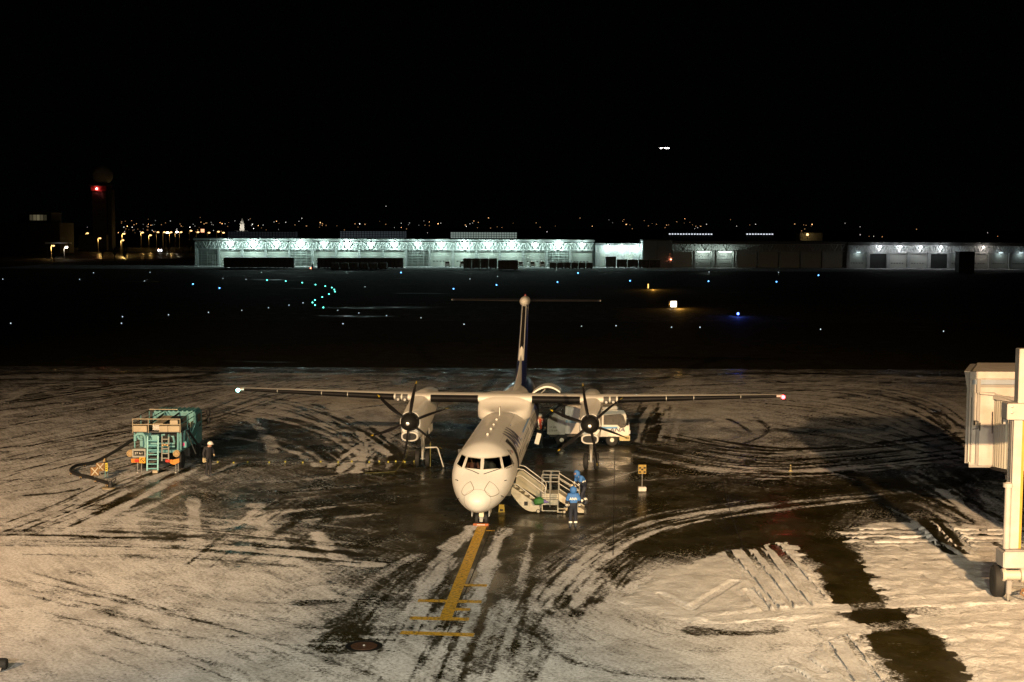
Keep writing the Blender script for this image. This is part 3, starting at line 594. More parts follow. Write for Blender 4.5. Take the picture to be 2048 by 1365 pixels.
# cabin windows, doors, lettering, stripe
def patch(name, mt, u0, u1, a0, a1, off=.008, nu=3, na=6, rnd=0.0, parent=None):
    bb = MB(); vs = []
    for i in range(na + 1):
        t = i / na; e = abs(2 * t - 1); k = rnd * max(0, e - .55) / .45
        for j in range(nu + 1):
            s_ = j / nu; vs.append(S(u0 + (u1 - u0) * (s_ * (1 - k) + .5 * k), a0 + (a1 - a0) * t, off))
    bb.add(vs, [(i * (nu + 1) + j, i * (nu + 1) + j + 1, (i + 1) * (nu + 1) + j + 1, (i + 1) * (nu + 1) + j) for i in range(na) for j in range(nu)])
    return bb.build(name, mt, parent or A, smooth=60)
PANE = mat('cabin_pane', (.012, .014, .016), .2, spec=.25)
for i in range(19):
    u = 4.0 + i * .79
    if 11.6 < u < 12.2: continue
    patch('cabin_window', PANE, u, u + .28, R(5), R(22), rnd=.6); patch('cabin_window', PANE, u, u + .28, R(158), R(175), rnd=.6)
for u_ in (1.55, 6.9, 10.2, 15.5, 18.2):
    patch('skin_joint', mat('skin_joint', (.42, .41, .37), .55), u_, u_ + .018, R(-60), R(240), .004, 1, 40)
for a_ in (62, 118): patch('skin_joint', mat('skin_joint'), 1.55, 11.0, R(a_), R(a_) + .010, .004, 30, 1)
patch('emergency_hatch', mat('skin_joint'), 1.0, 1.5, R(128), R(129), .004, 4, 1)
patch('passenger_doorway_shade', DARK, 2.55, 3.3, R(-36), R(50), .01, 4, 14, .12)  # flat black patch on the skin; the opening's shade is only its colour
for e in ((2.47, 2.56), (3.29, 3.38)): patch('door_surround', mat('door_rubber', (.03, .03, .032), .5), *e, R(-36), R(53), .02, 1, 14)
patch('door_surround', mat('door_rubber'), 2.47, 3.38, R(49), R(54), .02, 4, 2)
patch('door_placard', mat('placard_red', (.35, .06, .03), .5), 1.9, 2.12, R(30), R(36), .01)
fnA = lambda x, y: S(5.0 + x, R(42) + y / 1.345, .012)
lettering('ANA', 1.3, NAVY, A, fnA, .055, fine=.12)
for k, (mt_) in enumerate((NAVY, LBLUE)):
    MB().prism([(1.55 + k * .32, -.42), (1.75 + k * .32, -.42), (2.15 + k * .32, .42), (1.95 + k * .32, .42)], lambda x, y: S(5.0 + x, R(42) + y / 1.345, .006), lambda x, y: S(5.0 + x, R(42) + y / 1.345, .012)).build('livery_flash', mt_, A, smooth=0)
patch('livery_stripe', LBLUE, 8.4, 19.0, R(27), R(30.5), .008, 30, 1)
patch('livery_stripe', NAVY, 8.4, 20.0, R(-9), R(-2), .008, 30, 1)
# lower fuselage grey line seen along the roof edge
for a in (R(125),): patch('roof_seam', mat('window_frame'), 1.8, 11.3, a, a + R(.8), .005, 30, 1)

# ---- wing: constant centre section, tapered outer panels
def foil(n=18):
    xs = [(1 - math.cos(math.pi * i / n)) / 2 for i in range(n + 1)]
    th = lambda x: 5 * (.2969 * math.sqrt(x) - .126 * x - .3516 * x * x + .2843 * x ** 3 - .1036 * x ** 4)
    return [(x, th(x) + .35 * .12 * math.sin(math.pi * x)) for x in xs[::-1]] + [(x, -th(x) + .35 * .12 * math.sin(math.pi * x)) for x in xs[1:-1]]
FO = foil()
def wst(v):                              # LE u, chord, thickness ratio, height
    v = abs(v)
    return (np.interp(v, [0, 4.4, 14.1], [12.5, 12.55, 13.75]), np.interp(v, [0, 4.4, 14.1], [3.05, 3.0, 1.30]), np.interp(v, [0, 4.4, 14.1], [.17, .165, .13]), np.interp(v, [0, 4.4, 14.1], [3.74, 3.74, 3.93]))
def wring(v, pr=0.0, fo=FO):
    u0, c, t, z = wst(v); return [Vector((v, u0 + x * c - (pr if x < .5 else 0) * (1 - x), z + .05 + y * c * t - .055 * x * c + (pr if y > 0 else -pr))) for x, y in fo]
vs_ = list(np.linspace(-14.1, -4.4, 16)) + [-2.2, 0, 2.2] + list(np.linspace(4.4, 14.1, 16))
MB().loft([wring(v) for v in vs_]).build('wing', WHITE, A, smooth=40)
LEF = [(x, y) for x, y in FO if x < .11]; n_up = [p for p in FO[:len(FO) // 2 + 2] if p[0] < .022]; n_lo = [p for p in FO[len(FO) // 2 + 1:] if p[0] < .14]
BF = sorted([p for p in FO if p[0] < .075 and p[1] > 0], key=lambda p: -p[0]) + sorted([p for p in FO if p[0] < .16 and p[1] <= 0], key=lambda p: p[0])
for s_ in (-1, 1):
    for v0, v1 in ((1.38, 3.83), (5.75, 8.2), (8.23, 9.6), (9.63, 12.0), (12.03, 13.85)):
        MB().loft([wring(s_ * v, .010, BF) for v in np.linspace(v0, v1, 5)], cap=False, closed=False).build('deicing_boot', BOOT, A, smooth=50)
    for v0 in (5.02, 5.38):
        ll = MB().loft([[p + Vector((0, -.004, 0)) for p in wring(s_ * v, .008, BF)] for v in np.linspace(v0, v0 + .28, 3)], cap=False, closed=False).build('landing_light', mat('lens_grey', (.10, .10, .10), .15), A)
        u0, c, t, z = wst(v0); tube('lens', mat('lens_bright', (.5, .5, .48), .15, .3), ll, [(s_ * (v0 + .14), u0 - .03, z - .06), (s_ * (v0 + .14), u0 + .05, z - .06)], .07, 12)
    u0, c, t, z = wst(14.1)
    MB().sphere((s_ * 14.12, u0 + .55, z + .02), .5, 12, 8, (.3, 1.1, .16)).build('wing_tip', WHITE, A)
    ltc = (.35, 1.0, .85) if s_ < 0 else (1.0, .05, .06)
    nl = MB().sphere((s_ * 14.2, u0 + .08, z), .10, 12, 8).build('navigation_light', glow('nav_green' if s_ < 0 else 'nav_red', ltc, 14 if s_ < 0 else 16), A)
    lamp('POINT', 'navigation_glow', A, (s_ * 14.36, u0 - .2, z + .1), 10, ltc, .08)
# root fairing carrying the wing over the cabin
def sup(uc, hw, z0, z1, n=44, e=3.4):
    zc, hh = (z0 + z1) / 2, (z1 - z0) / 2; out = []
    for j in range(n):
        q = 2 * math.pi * j / n; c, s2 = math.cos(q), math.sin(q)
        out.append(Vector((hw * math.copysign(abs(c) ** (2 / e), c), uc, zc + hh * math.copysign(abs(s2) ** (2 / e), s2))))
    return out
MB().loft([sup(u, h, z0, z1) for u, h, z0, z1 in ((10.6, .30, 3.2, 3.41), (11.1, .80, 2.9, 3.43), (11.6, 1.15, 2.75, 3.50), (12.0, 1.32, 2.7, 3.60), (12.3, 1.36, 2.7, 3.74), (12.55, 1.37, 2.7, 3.90), (13.0, 1.37, 2.7, 3.985), (14.2, 1.37, 2.7, 4.03), (15.6, 1.34, 2.7, 3.86), (17.2, 1.1, 2.8, 3.58), (18.6, .6, 3.0, 3.42))]).build('wing_fairing', WHITE, A, smooth=50)
# ---- engines
def blade_mesh(feather):
    rings = []
    for i in range(13):
        t = i / 12; r = .34 + t * 1.71; ch = np.interp(t, [0, .15, .45, .8, .95, 1], [.16, .22, .33, .30, .20, .07]); th = np.interp(t, [0, .2, 1], [.13, .06, .012])
        pitch = R(feather) + R(np.interp(t, [0, .3, 1], [-24, -14, 6])); sw = .22 * max(0, t - .45) ** 2 * 2.2; off = .07 * t * t
        ring_ = []
        for j in range(12):
            q = 2 * math.pi * j / 12; a, b_ = ch / 2 * math.cos(q) + sw, th / 2 * math.sin(q)
            ring_.append(Vector((a * math.cos(pitch) - b_ * math.sin(pitch) + off, a * math.sin(pitch) + b_ * math.cos(pitch), r)))
        rings.append(ring_)
    return rings
BL = blade_mesh(73)
for s_, off in ((-1, 7), (1, -13)):
    V = s_ * 4.4
    nac = [(9.32, .50, 2.42, 3.52, 2.2), (9.6, .53, 2.10, 3.58, 2.4), (10.3, .53, 2.04, 3.60, 3), (11.3, .55, 2.02, 3.70, 3.6), (12.3, .55, 2.0, 3.82, 4), (12.9, .54, 2.0, 3.96, 3.6), (13.8, .52, 2.05, 4.06, 3), (15, .5, 2.2, 4.0, 2.8), (16.8, .48, 2.6, 3.9, 2.4), (18.6, .22, 3.2, 3.62, 2.2)]
    MB().loft([[p + Vector((V, 0, 0)) for p in sup(u, h, z0, z1, 36, e)] for u, h, z0, z1, e in nac]).build('nacelle', WHITE, A, smooth=45)
    pr = [[p + Vector((V, 0, 0)) for p in sup(u, h, z0, z1, 28, 2.6)] for u, h, z0, z1 in ((9.75, .44, 2.08, 2.6), (9.2, .43, 2.06, 2.56), (9.08, .40, 2.08, 2.54), (9.06, .37, 2.11, 2.51), (9.12, .34, 2.14, 2.48))]
    ib = MB().loft(pr, cap=False).build('intake', WHITE, A, smooth=50)
    MB().loft([[p + Vector((V, 0, 0)) for p in sup(u, h, z0, z1, 28, 2.6)] for u, h, z0, z1 in ((9.12, .345, 2.135, 2.485), (9.5, .30, 2.17, 2.45))]).build('intake_throat', DARK, ib)
    MB().lathe((V, 9.30, 3.04), (0, -1, 0), [(0, .47), (.02, .47)], 28).build('backplate', BLK, A)
    P = MB().lathe((0, 0, 0), (0, -1, 0), [(-.28, .415), (0, .42), (.2, .40), (.38, .33), (.5, .235), (.57, .14), (.60, .05)], 28).build('propeller', BLK, A, loc=(V, 9.02, 3.04))
    MB().lathe((0, -.585, 0), (0, -1, 0), [(0, .085), (.02, .08), (.03, .05)], 20).build('spinner_cap', mat('cap_silver', (.6, .6, .6), .3, .6), P)
    for k in range(6):
        Mr = Matrix.Rotation(R(off + 60 * k), 4, 'Y')
        MB().loft([[Mr @ p for p in r] for r in BL[:12]]).build('blade', mat('blade_dark', (.009, .009, .010), .55, var=.2, spec=.25), P, smooth=60)
        MB().loft([[Mr @ p for p in r] for r in BL[11:]]).build('blade_tip', YELT, P, smooth=60)
    # main gear
    gy = 13.94
    tube('main_gear_leg', STEEL, A, [(V, gy - .1, 2.3), (V, gy - .02, 1.35), (V, gy, .42)], [.11, .10, .085], 14)
    tube('gear_piston', mat('chrome', (.8, .8, .8), .15, 1), A, [(V, gy, 1.0), (V, gy, .45)], .065, 12)
    tube('drag_brace', STEEL, A, [(V, gy - .95, 2.15), (V, gy - .05, 1.05)], .05, 8)
    tube('side_stay', STEEL, A, [(V - s_ * .32, gy + .1, 2.2), (V, gy, 1.3)], .04, 8)
    tube('axle', STEEL, A, [(V - .42, gy, .43), (V + .42, gy, .43)], .06, 10)
    box('brake_link', STEEL, A, V - .05, V + .05, gy - .22, gy - .08, .4, .85, .02)
    for q in (-.27, .27):
        wh = MB().lathe((V + q - .13, gy, .43), (1, 0, 0), [(0, .25), (.0, .34), (.03, .405), (.08, .43), (.18, .43), (.23, .405), (.26, .34), (.26, .25)], 30).build('main_wheel', TYRE, A)
        MB().lathe((V + q - .10, gy, .43), (1, 0, 0), [(-.02, .10), (.0, .24), (.2, .24), (.22, .10)], 20).build('rim', RIM, wh)
    for q in (-.42, .42):
        box('gear_door', WHITE, A, V + q - .012, V + q + .012, gy - .8, gy + .6, 1.85, 2.25, .01)
# ---- tail
def fring(z, u0, u1, th, k=14, pr=0.0):
    o = []
    for i in range(k + 1):
        x = (1 - math.cos(math.pi * i / k)) / 2; o.append((x, 5 * (.2969 * math.sqrt(x) - .126 * x - .3516 * x * x + .2843 * x ** 3 - .1036 * x ** 4)))
    return [Vector((y * th + pr, u0 + x * (u1 - u0), z)) for x, y in o[::-1]] + [Vector((-y * th - pr, u0 + x * (u1 - u0), z)) for x, y in o[1:-1]]
FS = [(3.15, 22.9, 29.5, .66), (4.2, 24.3, 29.7, .60), (5.3, 25.6, 29.9, .54), (6.6, 26.85, 30.15, .48), (7.85, 27.95, 30.4, .44)]
MB().loft([fring(*f) for f in FS]).build('fin', NAVY, A, smooth=40)
def le_strip(name, mt, z0, z1, frac, pr):
    rr = []
    for z in np.linspace(z0, z1, 8):
        f = [np.interp(z, [q[0] for q in FS], [q[i] for q in FS]) for i in (1, 2, 3)]; c = f[1] - f[0]
        xs = [frac * (i / 5) ** 2 for i in range(5, -1, -1)]; yy = lambda x: 5 * (.2969 * math.sqrt(x) - .126 * x - .3516 * x * x) * f[2]
        rr.append([Vector((yy(x) + pr, f[0] + x * c - pr, z)) for x in xs] + [Vector((-yy(x) - pr, f[0] + x * c - pr, z)) for x in xs[-2::-1]])
    return MB().loft(rr, cap=False, closed=False).build(name, mt, A, smooth=50)
le_strip('fin_leading_edge', WHITE, 4.6, 7.84, .05, .006); le_strip('fin_boot', BOOT, 5.25, 7.7, .018, .014)
MB().loft([[Vector((x * k, u, z0 + (z1 - z0) * zf)) for x, zf in ((1, 0), (.75, .45), (.35, .9), (0, 1), (-.35, .9), (-.75, .45), (-1, 0))] for u, k, z0, z1 in ((17.6, .04, 3.36, 3.42), (19.5, .12, 3.3, 3.60), (21.5, .16, 3.2, 3.88), (23.4, .17, 3.1, 4.25), (24.9, .15, 3.6, 4.85), (25.6, .06, 4.2, 5.15))], closed=False, cap=False).build('dorsal_fin', WHITE, A, smooth=50)
def tring(v):
    a = abs(v) / 4.64; u0, c = 28.95 + .45 * a, 1.75 - .55 * a; return [Vector((v, u0 + x * c, 7.96 + y * c * .11)) for x, y in FO]
MB().loft([tring(v) for v in np.linspace(-4.64, 4.64, 9)]).build('tailplane', mat('tailplane_dark', (.03, .032, .045), .5), A, smooth=40)
for s_ in (-1, 1):
    rr = []
    for v in np.linspace(.35, 4.5, 5):
        a = v / 4.64; u0, c = 28.95 + .45 * a, 1.75 - .55 * a; rr.append([Vector((s_ * v, u0 + x * c - .006, 7.96 + y * c * .11 + (.006 if y > 0 else -.006))) for x, y in BF])
    MB().loft(rr, cap=False, closed=False).build('deicing_boot', BOOT, A, smooth=50)
    MB().sphere((s_ * 4.66, 29.9, 7.96), .45, 10, 7, (.14, 1.2, .14)).build('tailplane_tip', WHITE, A)
MB().lathe((0, 27.6, 7.96), (0, 1, 0), [(0, .05), (.08, .17), (.25, .26), (.6, .31), (1.4, .31), (2.4, .24), (3.1, .08)], 22).build('tail_bullet', WHITE, A, smooth=50)
MB().lathe((0, 28.9, 8.26), (0, 0, 1), [(0, .07), (.1, .06), (.14, .02)], 12).build('beacon', mat('beacon_red', (.2, .02, .02), .3), A)
# open baggage door above the wing root, hanging panel
dr = [[Vector((1.02 + 1.55 * t, u, 3.12 + .62 * math.sin(math.pi * (.12 + .7 * t)) + o)) for t in np.linspace(0, 1, 10)] for u, o in ((19.2, 0), (20.7, 0))]
bb = MB(); 
for k_, o_ in ((0, 0), (1, .06)): pass
prof = [(1.02 + 1.55 * t, 3.12 + .62 * math.sin(math.pi * (.12 + .7 * t))) for t in np.linspace(0, 1, 12)]
poly = prof + [(x + .01, z - .1) for x, z in prof[::-1]]
bb.loft([[Vector((x, u, z)) for x, z in poly] for u in (19.2, 20.7)]).build('baggage_door', WHITE, A, smooth=40)
tube('door_strut', STEEL, A, [(1.18, 19.25, 3.0), (1.75, 19.25, 3.55)], .03); tube('door_strut', STEEL, A, [(1.15, 19.15, 3.3), (1.45, 19.15, 2.95)], .03)
patch('baggage_doorway_shade', DARK, 19.2, 20.7, R(-38), R(40), .01, 4, 10)  # open hold drawn as a black patch, its inner shade painted on
box('service_flap', WHITE, A, -.12, .12, -.02, .02, -.3, .3, .01, Matrix.Translation((1.55, 15.4, 1.35)) @ Matrix.Rotation(R(14), 4, 'Y'))
# nose gear
tube('nose_gear_leg', STEEL, A, [(0, .05, 1.0), (0, 0, .3)], .075, 12); box('taxi_light_box', mat('cream_box', (.6, .55, .4), .5), A, -.1, .1, -.2, -.08, .36, .62, .015)
box('tow_link', STEEL, A, -.07, .07, -.26, -.2, .16, .36, .01); tube('axle', STEEL, A, [(-.26, 0, .28), (.26, 0, .28)], .04, 10)
for q in (-.2, .2):
    wh = MB().lathe((q - .08, 0, .28), (1, 0, 0), [(0, .15), (0, .22), (.025, .265), (.06, .28), (.10, .28), (.135, .265), (.16, .22), (.16, .15)], 26).build('nose_wheel', TYRE, A)
    MB().lathe((q - .06, 0, .28), (1, 0, 0), [(-.015, .06), (0, .145), (.12, .145), (.135, .06)], 18).build('rim', RIM, wh)
for q in (-.36, .36): box('gear_door', WHITE, A, q - .012, q + .012, -.6, .55, .45, .8, .01)
# ---- folding airstair (part of the aircraft): curved door shell with treads and rails
top = [(1.12, 1.12), (2.32, .22)]; n = 10
cres = [(1.10, 1.16), (2.30, .34), (2.34, .12)] + [(2.34 - 1.3 * t, .12 + .78 * t - .34 * math.sin(math.pi * t)) for t in np.linspace(.06, 1, n)]
stair = MB()
for y0, y1 in ((2.50, 2.56), (3.29, 3.35)): stair.loft([[Vector((x, y, z)) for x, z in cres] for y in (y0, y1)])
AS = stair.build('airstair', mat('stair_cream', (.40, .37, .29), .5, var=.35, scale=5), A, smooth=30)
MB().loft([[Vector((x, y, z)) for x, z in cres[2:]] + [Vector((x + .03, y, z + .03)) for x, z in cres[:1:-1]] for y in (2.56, 3.29)]).build('stair_shell', mat('stair_cream'), AS, smooth=40)
for i in range(5):
    t = (i + .5) / 5; x, z = 1.15 + 1.12 * t, 1.08 - .82 * t; box('tread', mat('tread_grit', (.30, .27, .20), .8, bump=.6, scale=60, var=.3), AS, x - .12, x + .14, 2.57, 3.28, z - .03, z, .006)
    box('riser', mat('stair_cream'), AS, x - .12, x - .10, 2.57, 3.28, z, z + .14)
MB().prism([(1.28, 1.72), (1.5, 1.76), (2.46, 1.06), (2.46, .42), (1.2, 1.16)], lambda x, z: Vector((x, 3.30, z)), lambda x, z: Vector((x, 3.33, z))).build('inner_side_panel', mat('side_carpet', (.34, .31, .23), .85, bump=.6, scale=40, var=.35), AS)
RAIL = mat('rail_white', (.52, .50, .45), .4)
for y in (2.48, 3.37):
    tube('handrail', RAIL, AS, [(1.25, y, 1.86), (1.38, y, 1.98), (1.62, y, 1.93), (2.50, y, 1.28), (2.56, y, 1.18), (2.56, y, .72)], .021)
    tube('handrail', RAIL, AS, [(1.22, y, 1.60), (1.4, y, 1.68), (1.55, y, 1.64), (2.52, y, .92)], .017)
    if y < 3: tube('handrail', RAIL, AS, [(1.18, y, 1.30), (1.32, y, 1.28), (2.35, y, .48)], .02)
MB().box(-.08, .08, -.004, .004, -.09, .09, Matrix.Translation((1.72, 2.49, .43))).build('access_hatch', BLK, AS)
# ================================================================== PEOPLE
SKIN = mat('skin', (.45, .26, .18), .55)
def person(name, label, loc, rz, J, mats, zone, rad=None, group=None):
    """J: joint positions; one skinned body, faces coloured by what they belong to."""
    ro = {'pelvis': .145, 'waist': .14, 'chest': .165, 'neck': .065, 'head0': .085, 'head': .105, 'crown': .075, 'sh': .085, 'el': .058, 'wr': .042, 'palm': .042, 'hip': .10, 'kn': .072, 'an': .052, 'heel': .05, 'toe': .042}
    if rad: ro.update(rad)
    V, E_, Rr, Z = [], [], [], []
    def add(p, r): V.append(Vector(p)); Rr.append(r); return len(V) - 1
    id_ = {}
    for k in ('pelvis', 'waist', 'chest', 'neck', 'head0', 'head', 'crown'): id_[k] = add(J[k], ro[k])
    segs = []
    def ed(a, b_, zn): E_.append((id_[a], id_[b_])); segs.append((V[id_[a]], V[id_[b_]], zn))
    ed('pelvis', 'waist', 'waist'); ed('waist', 'chest', 'torso'); ed('chest', 'neck', 'torso'); ed('neck', 'head0', 'head'); ed('head0', 'head', 'head'); ed('head', 'crown', 'head')
    for s_ in 'LR':
        for k in ('sh', 'el', 'wr', 'palm', 'hip', 'kn', 'an', 'heel', 'toe'): id_[k + s_] = add(J[k + s_], ro[k])
        ed('chest', 'sh' + s_, 'torso'); ed('sh' + s_, 'el' + s_, 'arm'); ed('el' + s_, 'wr' + s_, 'cuff'); ed('wr' + s_, 'palm' + s_, 'hand')
        ed('pelvis', 'hip' + s_, 'leg'); ed('hip' + s_, 'kn' + s_, 'leg'); ed('kn' + s_, 'an' + s_, 'shin'); ed('an' + s_, 'heel' + s_, 'boot'); ed('an' + s_, 'toe' + s_, 'boot')
    def skin(V, E_, Rr, root):
        me = bpy.data.meshes.new('body'); me.from_pydata([tuple(v) for v in V], E_, []); o = bpy.data.objects.new('body', me); COL.objects.link(o)
        md = o.modifiers.new('s', 'SKIN'); md.use_smooth_shade = True
        if not me.skin_vertices: me.attributes.new('skin', 'FLOAT', 'POINT')
        for i, r in enumerate(Rr): me.skin_vertices[0].data[i].radius = (r, r); me.skin_vertices[0].data[i].use_root = i == root
        o.modifiers.new('b', 'SUBSURF').levels = 2; bpy.context.view_layer.update()
        ev = o.evaluated_get(bpy.context.evaluated_depsgraph_get()); m2 = ev.to_mesh(); vs = [tuple(v.co) for v in m2.vertices]; fs = [tuple(p.vertices) for p in m2.polygons]
        bpy.data.objects.remove(o); bpy.data.meshes.remove(me); return vs, fs
    def skinned(V, E_, Rr, root=0):
        me = bpy.data.meshes.new('b2'); bm = bmesh.new(); sl = bm.verts.layers.skin.verify(); bv = [bm.verts.new(v) for v in V]
        for i, r in enumerate(Rr): bv[i][sl].radius = (r, r); bv[i][sl].use_root = i == root
        for a, b_ in E_: bm.edges.new((bv[a], bv[b_]))
        bm.to_mesh(me); bm.free(); o = bpy.data.objects.new('b2', me); COL.objects.link(o)
        o.modifiers.new('s', 'SKIN').use_smooth_shade = True; sb = o.modifiers.new('b', 'SUBSURF'); sb.levels = 2
        bpy.context.view_layer.update(); ev = o.evaluated_get(bpy.context.evaluated_depsgraph_get()); m2 = ev.to_mesh()
        vs = [tuple(v.co) for v in m2.vertices]; fs = [tuple(p.vertices) for p in m2.polygons]; bpy.data.objects.remove(o); bpy.data.meshes.remove(me); return vs, fs
    vs, fs = skinned(V, E_, Rr)
    b = MB(); b.add(vs, fs); names = list(mats)
    zn = []
    for f in fs:
        c = sum((Vector(vs[i]) for i in f), Vector()) / len(f); best = None
        for a, e, z_ in segs:
            d = e - a; t = max(0, min(1, (c - a).dot(d) / (d.length_squared + 1e-9))); q = (c - a - d * t).length
            if best is None or q < best[0]: best = (q, z_, t)
        zn.append(names.index(zone(best[1], best[2], c)))
    b.mi = zn
    for s_ in 'LR':                       # five separate fingers on each hand, slightly curled
        w_, p_ = Vector(J['wr' + s_]), Vector(J['palm' + s_]); d = (p_ - w_).normalized(); side = d.cross(Vector((0, 1, 0))).normalized() if abs(d.y) < .9 else Vector((1, 0, 0)); cu = Vector(J.get('curl' + s_, (0, -1, 0)))
        for i in range(5):
            l = [.05, .075, .083, .077, .06][i]; o_ = side * (.034 - .019 * (i - 1)) if i else side * .045
            a = p_ + o_ - (d * .05 if i == 0 else Vector()); dd = d if i else (d + side * .9).normalized()
            m_ = a + dd * l * .55 + cu * .008; e = m_ + dd * l * .45 + cu * .022
            n0 = len(b.v); b.cur = names.index(zone('hand', 1, e)); b.tube([a, m_, e], [.012, .011, .008], 6)
    o = b.build(name, [mats[k] for k in names], None, smooth=80); o.location = loc; o.rotation_euler = (0, 0, rz)
    return tag(o, label, 'person', group)
def stand(lean=0.0, h=1.0, **kw):        # upright figure facing -y
    J = dict(pelvis=(0, 0, .95), waist=(0, -.01, 1.08), chest=(0, -.0, 1.34), neck=(0, 0, 1.50), head0=(0, -.01, 1.56), head=(0, -.02, 1.645), crown=(0, 0, 1.72),
             shL=(.19, 0, 1.43), elL=(.27, .02, 1.14), wrL=(.27, -.05, .90), palmL=(.265, -.07, .82), shR=(-.19, 0, 1.43), elR=(-.27, .02, 1.14), wrR=(-.27, -.05, .90), palmR=(-.265, -.07, .82),
             hipL=(.095, 0, .90), knL=(.105, -.02, .50), anL=(.11, .02, .10), heelL=(.11, .05, .045), toeL=(.12, -.13, .04), hipR=(-.095, 0, .90), knR=(-.105, -.02, .50), anR=(-.11, .02, .10), heelR=(-.11, .05, .045), toeR=(-.12, -.13, .04))
    J.update(kw); return {k: (Vector(v) * h if not k.startswith('curl') else v) for k, v in J.items()}
def face(o, head, col=SKIN, fwd=-1):     # eyes, nose, mouth, ears set on the head
    x, y, z = head
    b = MB(); b.sphere((x, y + fwd * .108, z - .005), .018, 6, 5, (.8, 1.2, 1.3))
    for s_ in (-1, 1): b.sphere((x + s_ * .102, y, z), .025, 6, 5, (.5, .8, 1.2))
    b.build('face_relief', col, o)
    e = MB()
    for s_ in (-1, 1): e.sphere((x + s_ * .035, y + fwd * .098, z + .02), .012, 6, 5)
    e.box(x - .03, x + .03, y + fwd * .104 - .005, y + fwd * .104 + .005, z - .055, z - .047); e.build('eyes_and_mouth', BLK, o)
JB = mat('jacket_blue', (.035, .14, .40), .7, bump=.3, scale=14, var=.2); JN = mat('jacket_navy', (.007, .010, .022), .75, bump=.2, scale=14); REF = mat('reflective_band', (.75, .73, .66), .4); BOOTM = mat('work_boot', (.03, .035, .045), .6)
def zone_blue(z, t, c):
    if z in ('leg', 'shin', 'waist') and c.z < 1.02:
        if z == 'shin' and .25 < c.z < .34: return 'band'
        return 'boot' if z == 'shin' and c.z < .25 else 'navy'
    if z == 'boot': return 'boot'
    if z == 'hand': return 'glove'
    if z == 'cuff': return 'band' if (.30 < t < .44 or .54 < t < .66) else 'navy'
    if z == 'arm': return 'navy' if t > .8 else 'blue'
    if z == 'head': return 'skin'
    if c.z < .90: return 'navy'
    if .89 < c.z < .935 or 1.13 < c.z < 1.165: return 'band'
    return 'navy' if c.z < 1.13 else 'blue'
MBLUE = dict(blue=JB, navy=JN, band=REF, boot=BOOTM, glove=mat('glove', (.55, .45, .28), .8), skin=SKIN)
thick = dict(chest=.19, waist=.185, pelvis=.165, sh=.105, el=.08, wr=.062, kn=.09, hip=.115, an=.075, heel=.06, toe=.055)
def hood(o, head, mt, r=.155, back=1):
    x, y, z = head; b = MB(); rings = []
    for i in range(9):
        t = i / 8; ang = math.pi * t; rings.append([Vector((x + r * (.55 + .45 * math.sin(ang)) * math.cos(q) * (1 if t > .12 else .95), y + .01 + back * .012 + r * .98 * (.55 + .45 * math.sin(ang)) * math.sin(q) if not (math.sin(q) * back < -.75 and .25 < t < .7) else y + .01 - back * r * .45, z - .17 + .33 * t * (1.0))) for q in np.linspace(0, 2 * math.pi, 20, endpoint=False)] if t < .98 else [Vector((x + .02 * math.cos(q), y + .02 * math.sin(q), z + .165)) for q in np.linspace(0, 2 * math.pi, 20, endpoint=False)])
    b.loft(rings).build('hood', mt, o, smooth=80)
g = G(1146, 1058)
p1 = person('person', 'person in hooded blue rain suit standing with back turned by the ramp', g, math.pi + .1, stand(h=1.0), MBLUE, zone_blue, thick)
hood(p1, (0, 0, 1.65), JB); face(p1, (0, -.02, 1.645))
lettering('ANA', .15, REF, p1, lambda x, y: Vector((-x + .03, .197 - .35 * x * x, 1.30 + y)), .004)
MB().add([Vector((-.13, .192, 1.25)), Vector((-.155, .19, 1.25)), Vector((-.19, .18, 1.35)), Vector((-.165, .182, 1.35))], [(0, 1, 2, 3)]).build('back_flash', LBLUE, p1, smooth=0)
g = G(1168, 1012)
J2 = stand(waist=(0, -.08, 1.06), chest=(0, -.22, 1.27), neck=(0, -.32, 1.39), head0=(0, -.36, 1.43), head=(0, -.41, 1.50), crown=(0, -.43, 1.58), shL=(.19, -.27, 1.35), elL=(.27, -.36, 1.09), wrL=(.2, -.56, .98), palmL=(.17, -.63, .95), shR=(-.19, -.27, 1.35), elR=(-.28, -.30, 1.08), wrR=(-.22, -.5, .95), palmR=(-.19, -.57, .92), knL=(.11, -.2, .52), anL=(.11, -.18, .1), heelL=(.11, -.15, .045), toeL=(.12, -.33, .04), knR=(-.11, .02, .50), anR=(-.11, .22, .12), heelR=(-.11, .26, .07), toeR=(-.12, .05, .04))
p2 = person('person', 'person in hooded blue rain suit stooping forward behind the ramp', g, R(-62), J2, MBLUE, zone_blue, thick)
hood(p2, (0, -.41, 1.51), JB); face(p2, (0, -.42, 1.50))
DK = mat('dark_uniform', (.014, .014, .018), .8, bump=.2, scale=14); HELM = mat('helmet_white', (.75, .72, .66), .35)
def zone_dark(z, t, c):
    if z == 'head': return 'skin'
    if z == 'hand': return 'glove'
    return 'boot' if z == 'boot' else 'dark'
g = G(417, 953)
J3 = stand(h=1.03, waist=(0, -.02, 1.08), chest=(0, -.06, 1.33), neck=(0, -.12, 1.47), head0=(0, -.15, 1.52), head=(0, -.18, 1.60), crown=(0, -.17, 1.68), elL=(.26, -.1, 1.12), wrL=(.12, -.3, 1.08), palmL=(.07, -.37, 1.09), elR=(-.27, .03, 1.12), wrR=(-.27, -.05, .9), palmR=(-.26, -.08, .82))
p3 = person('person', 'person in dark clothes and white helmet standing beside the fuel truck', g, R(50), J3, dict(dark=DK, boot=BOOTM, skin=SKIN, glove=mat('glove')), zone_dark, dict(chest=.175, waist=.155, sh=.09, el=.066, wr=.05))
hx, hy, hz = J3['head']
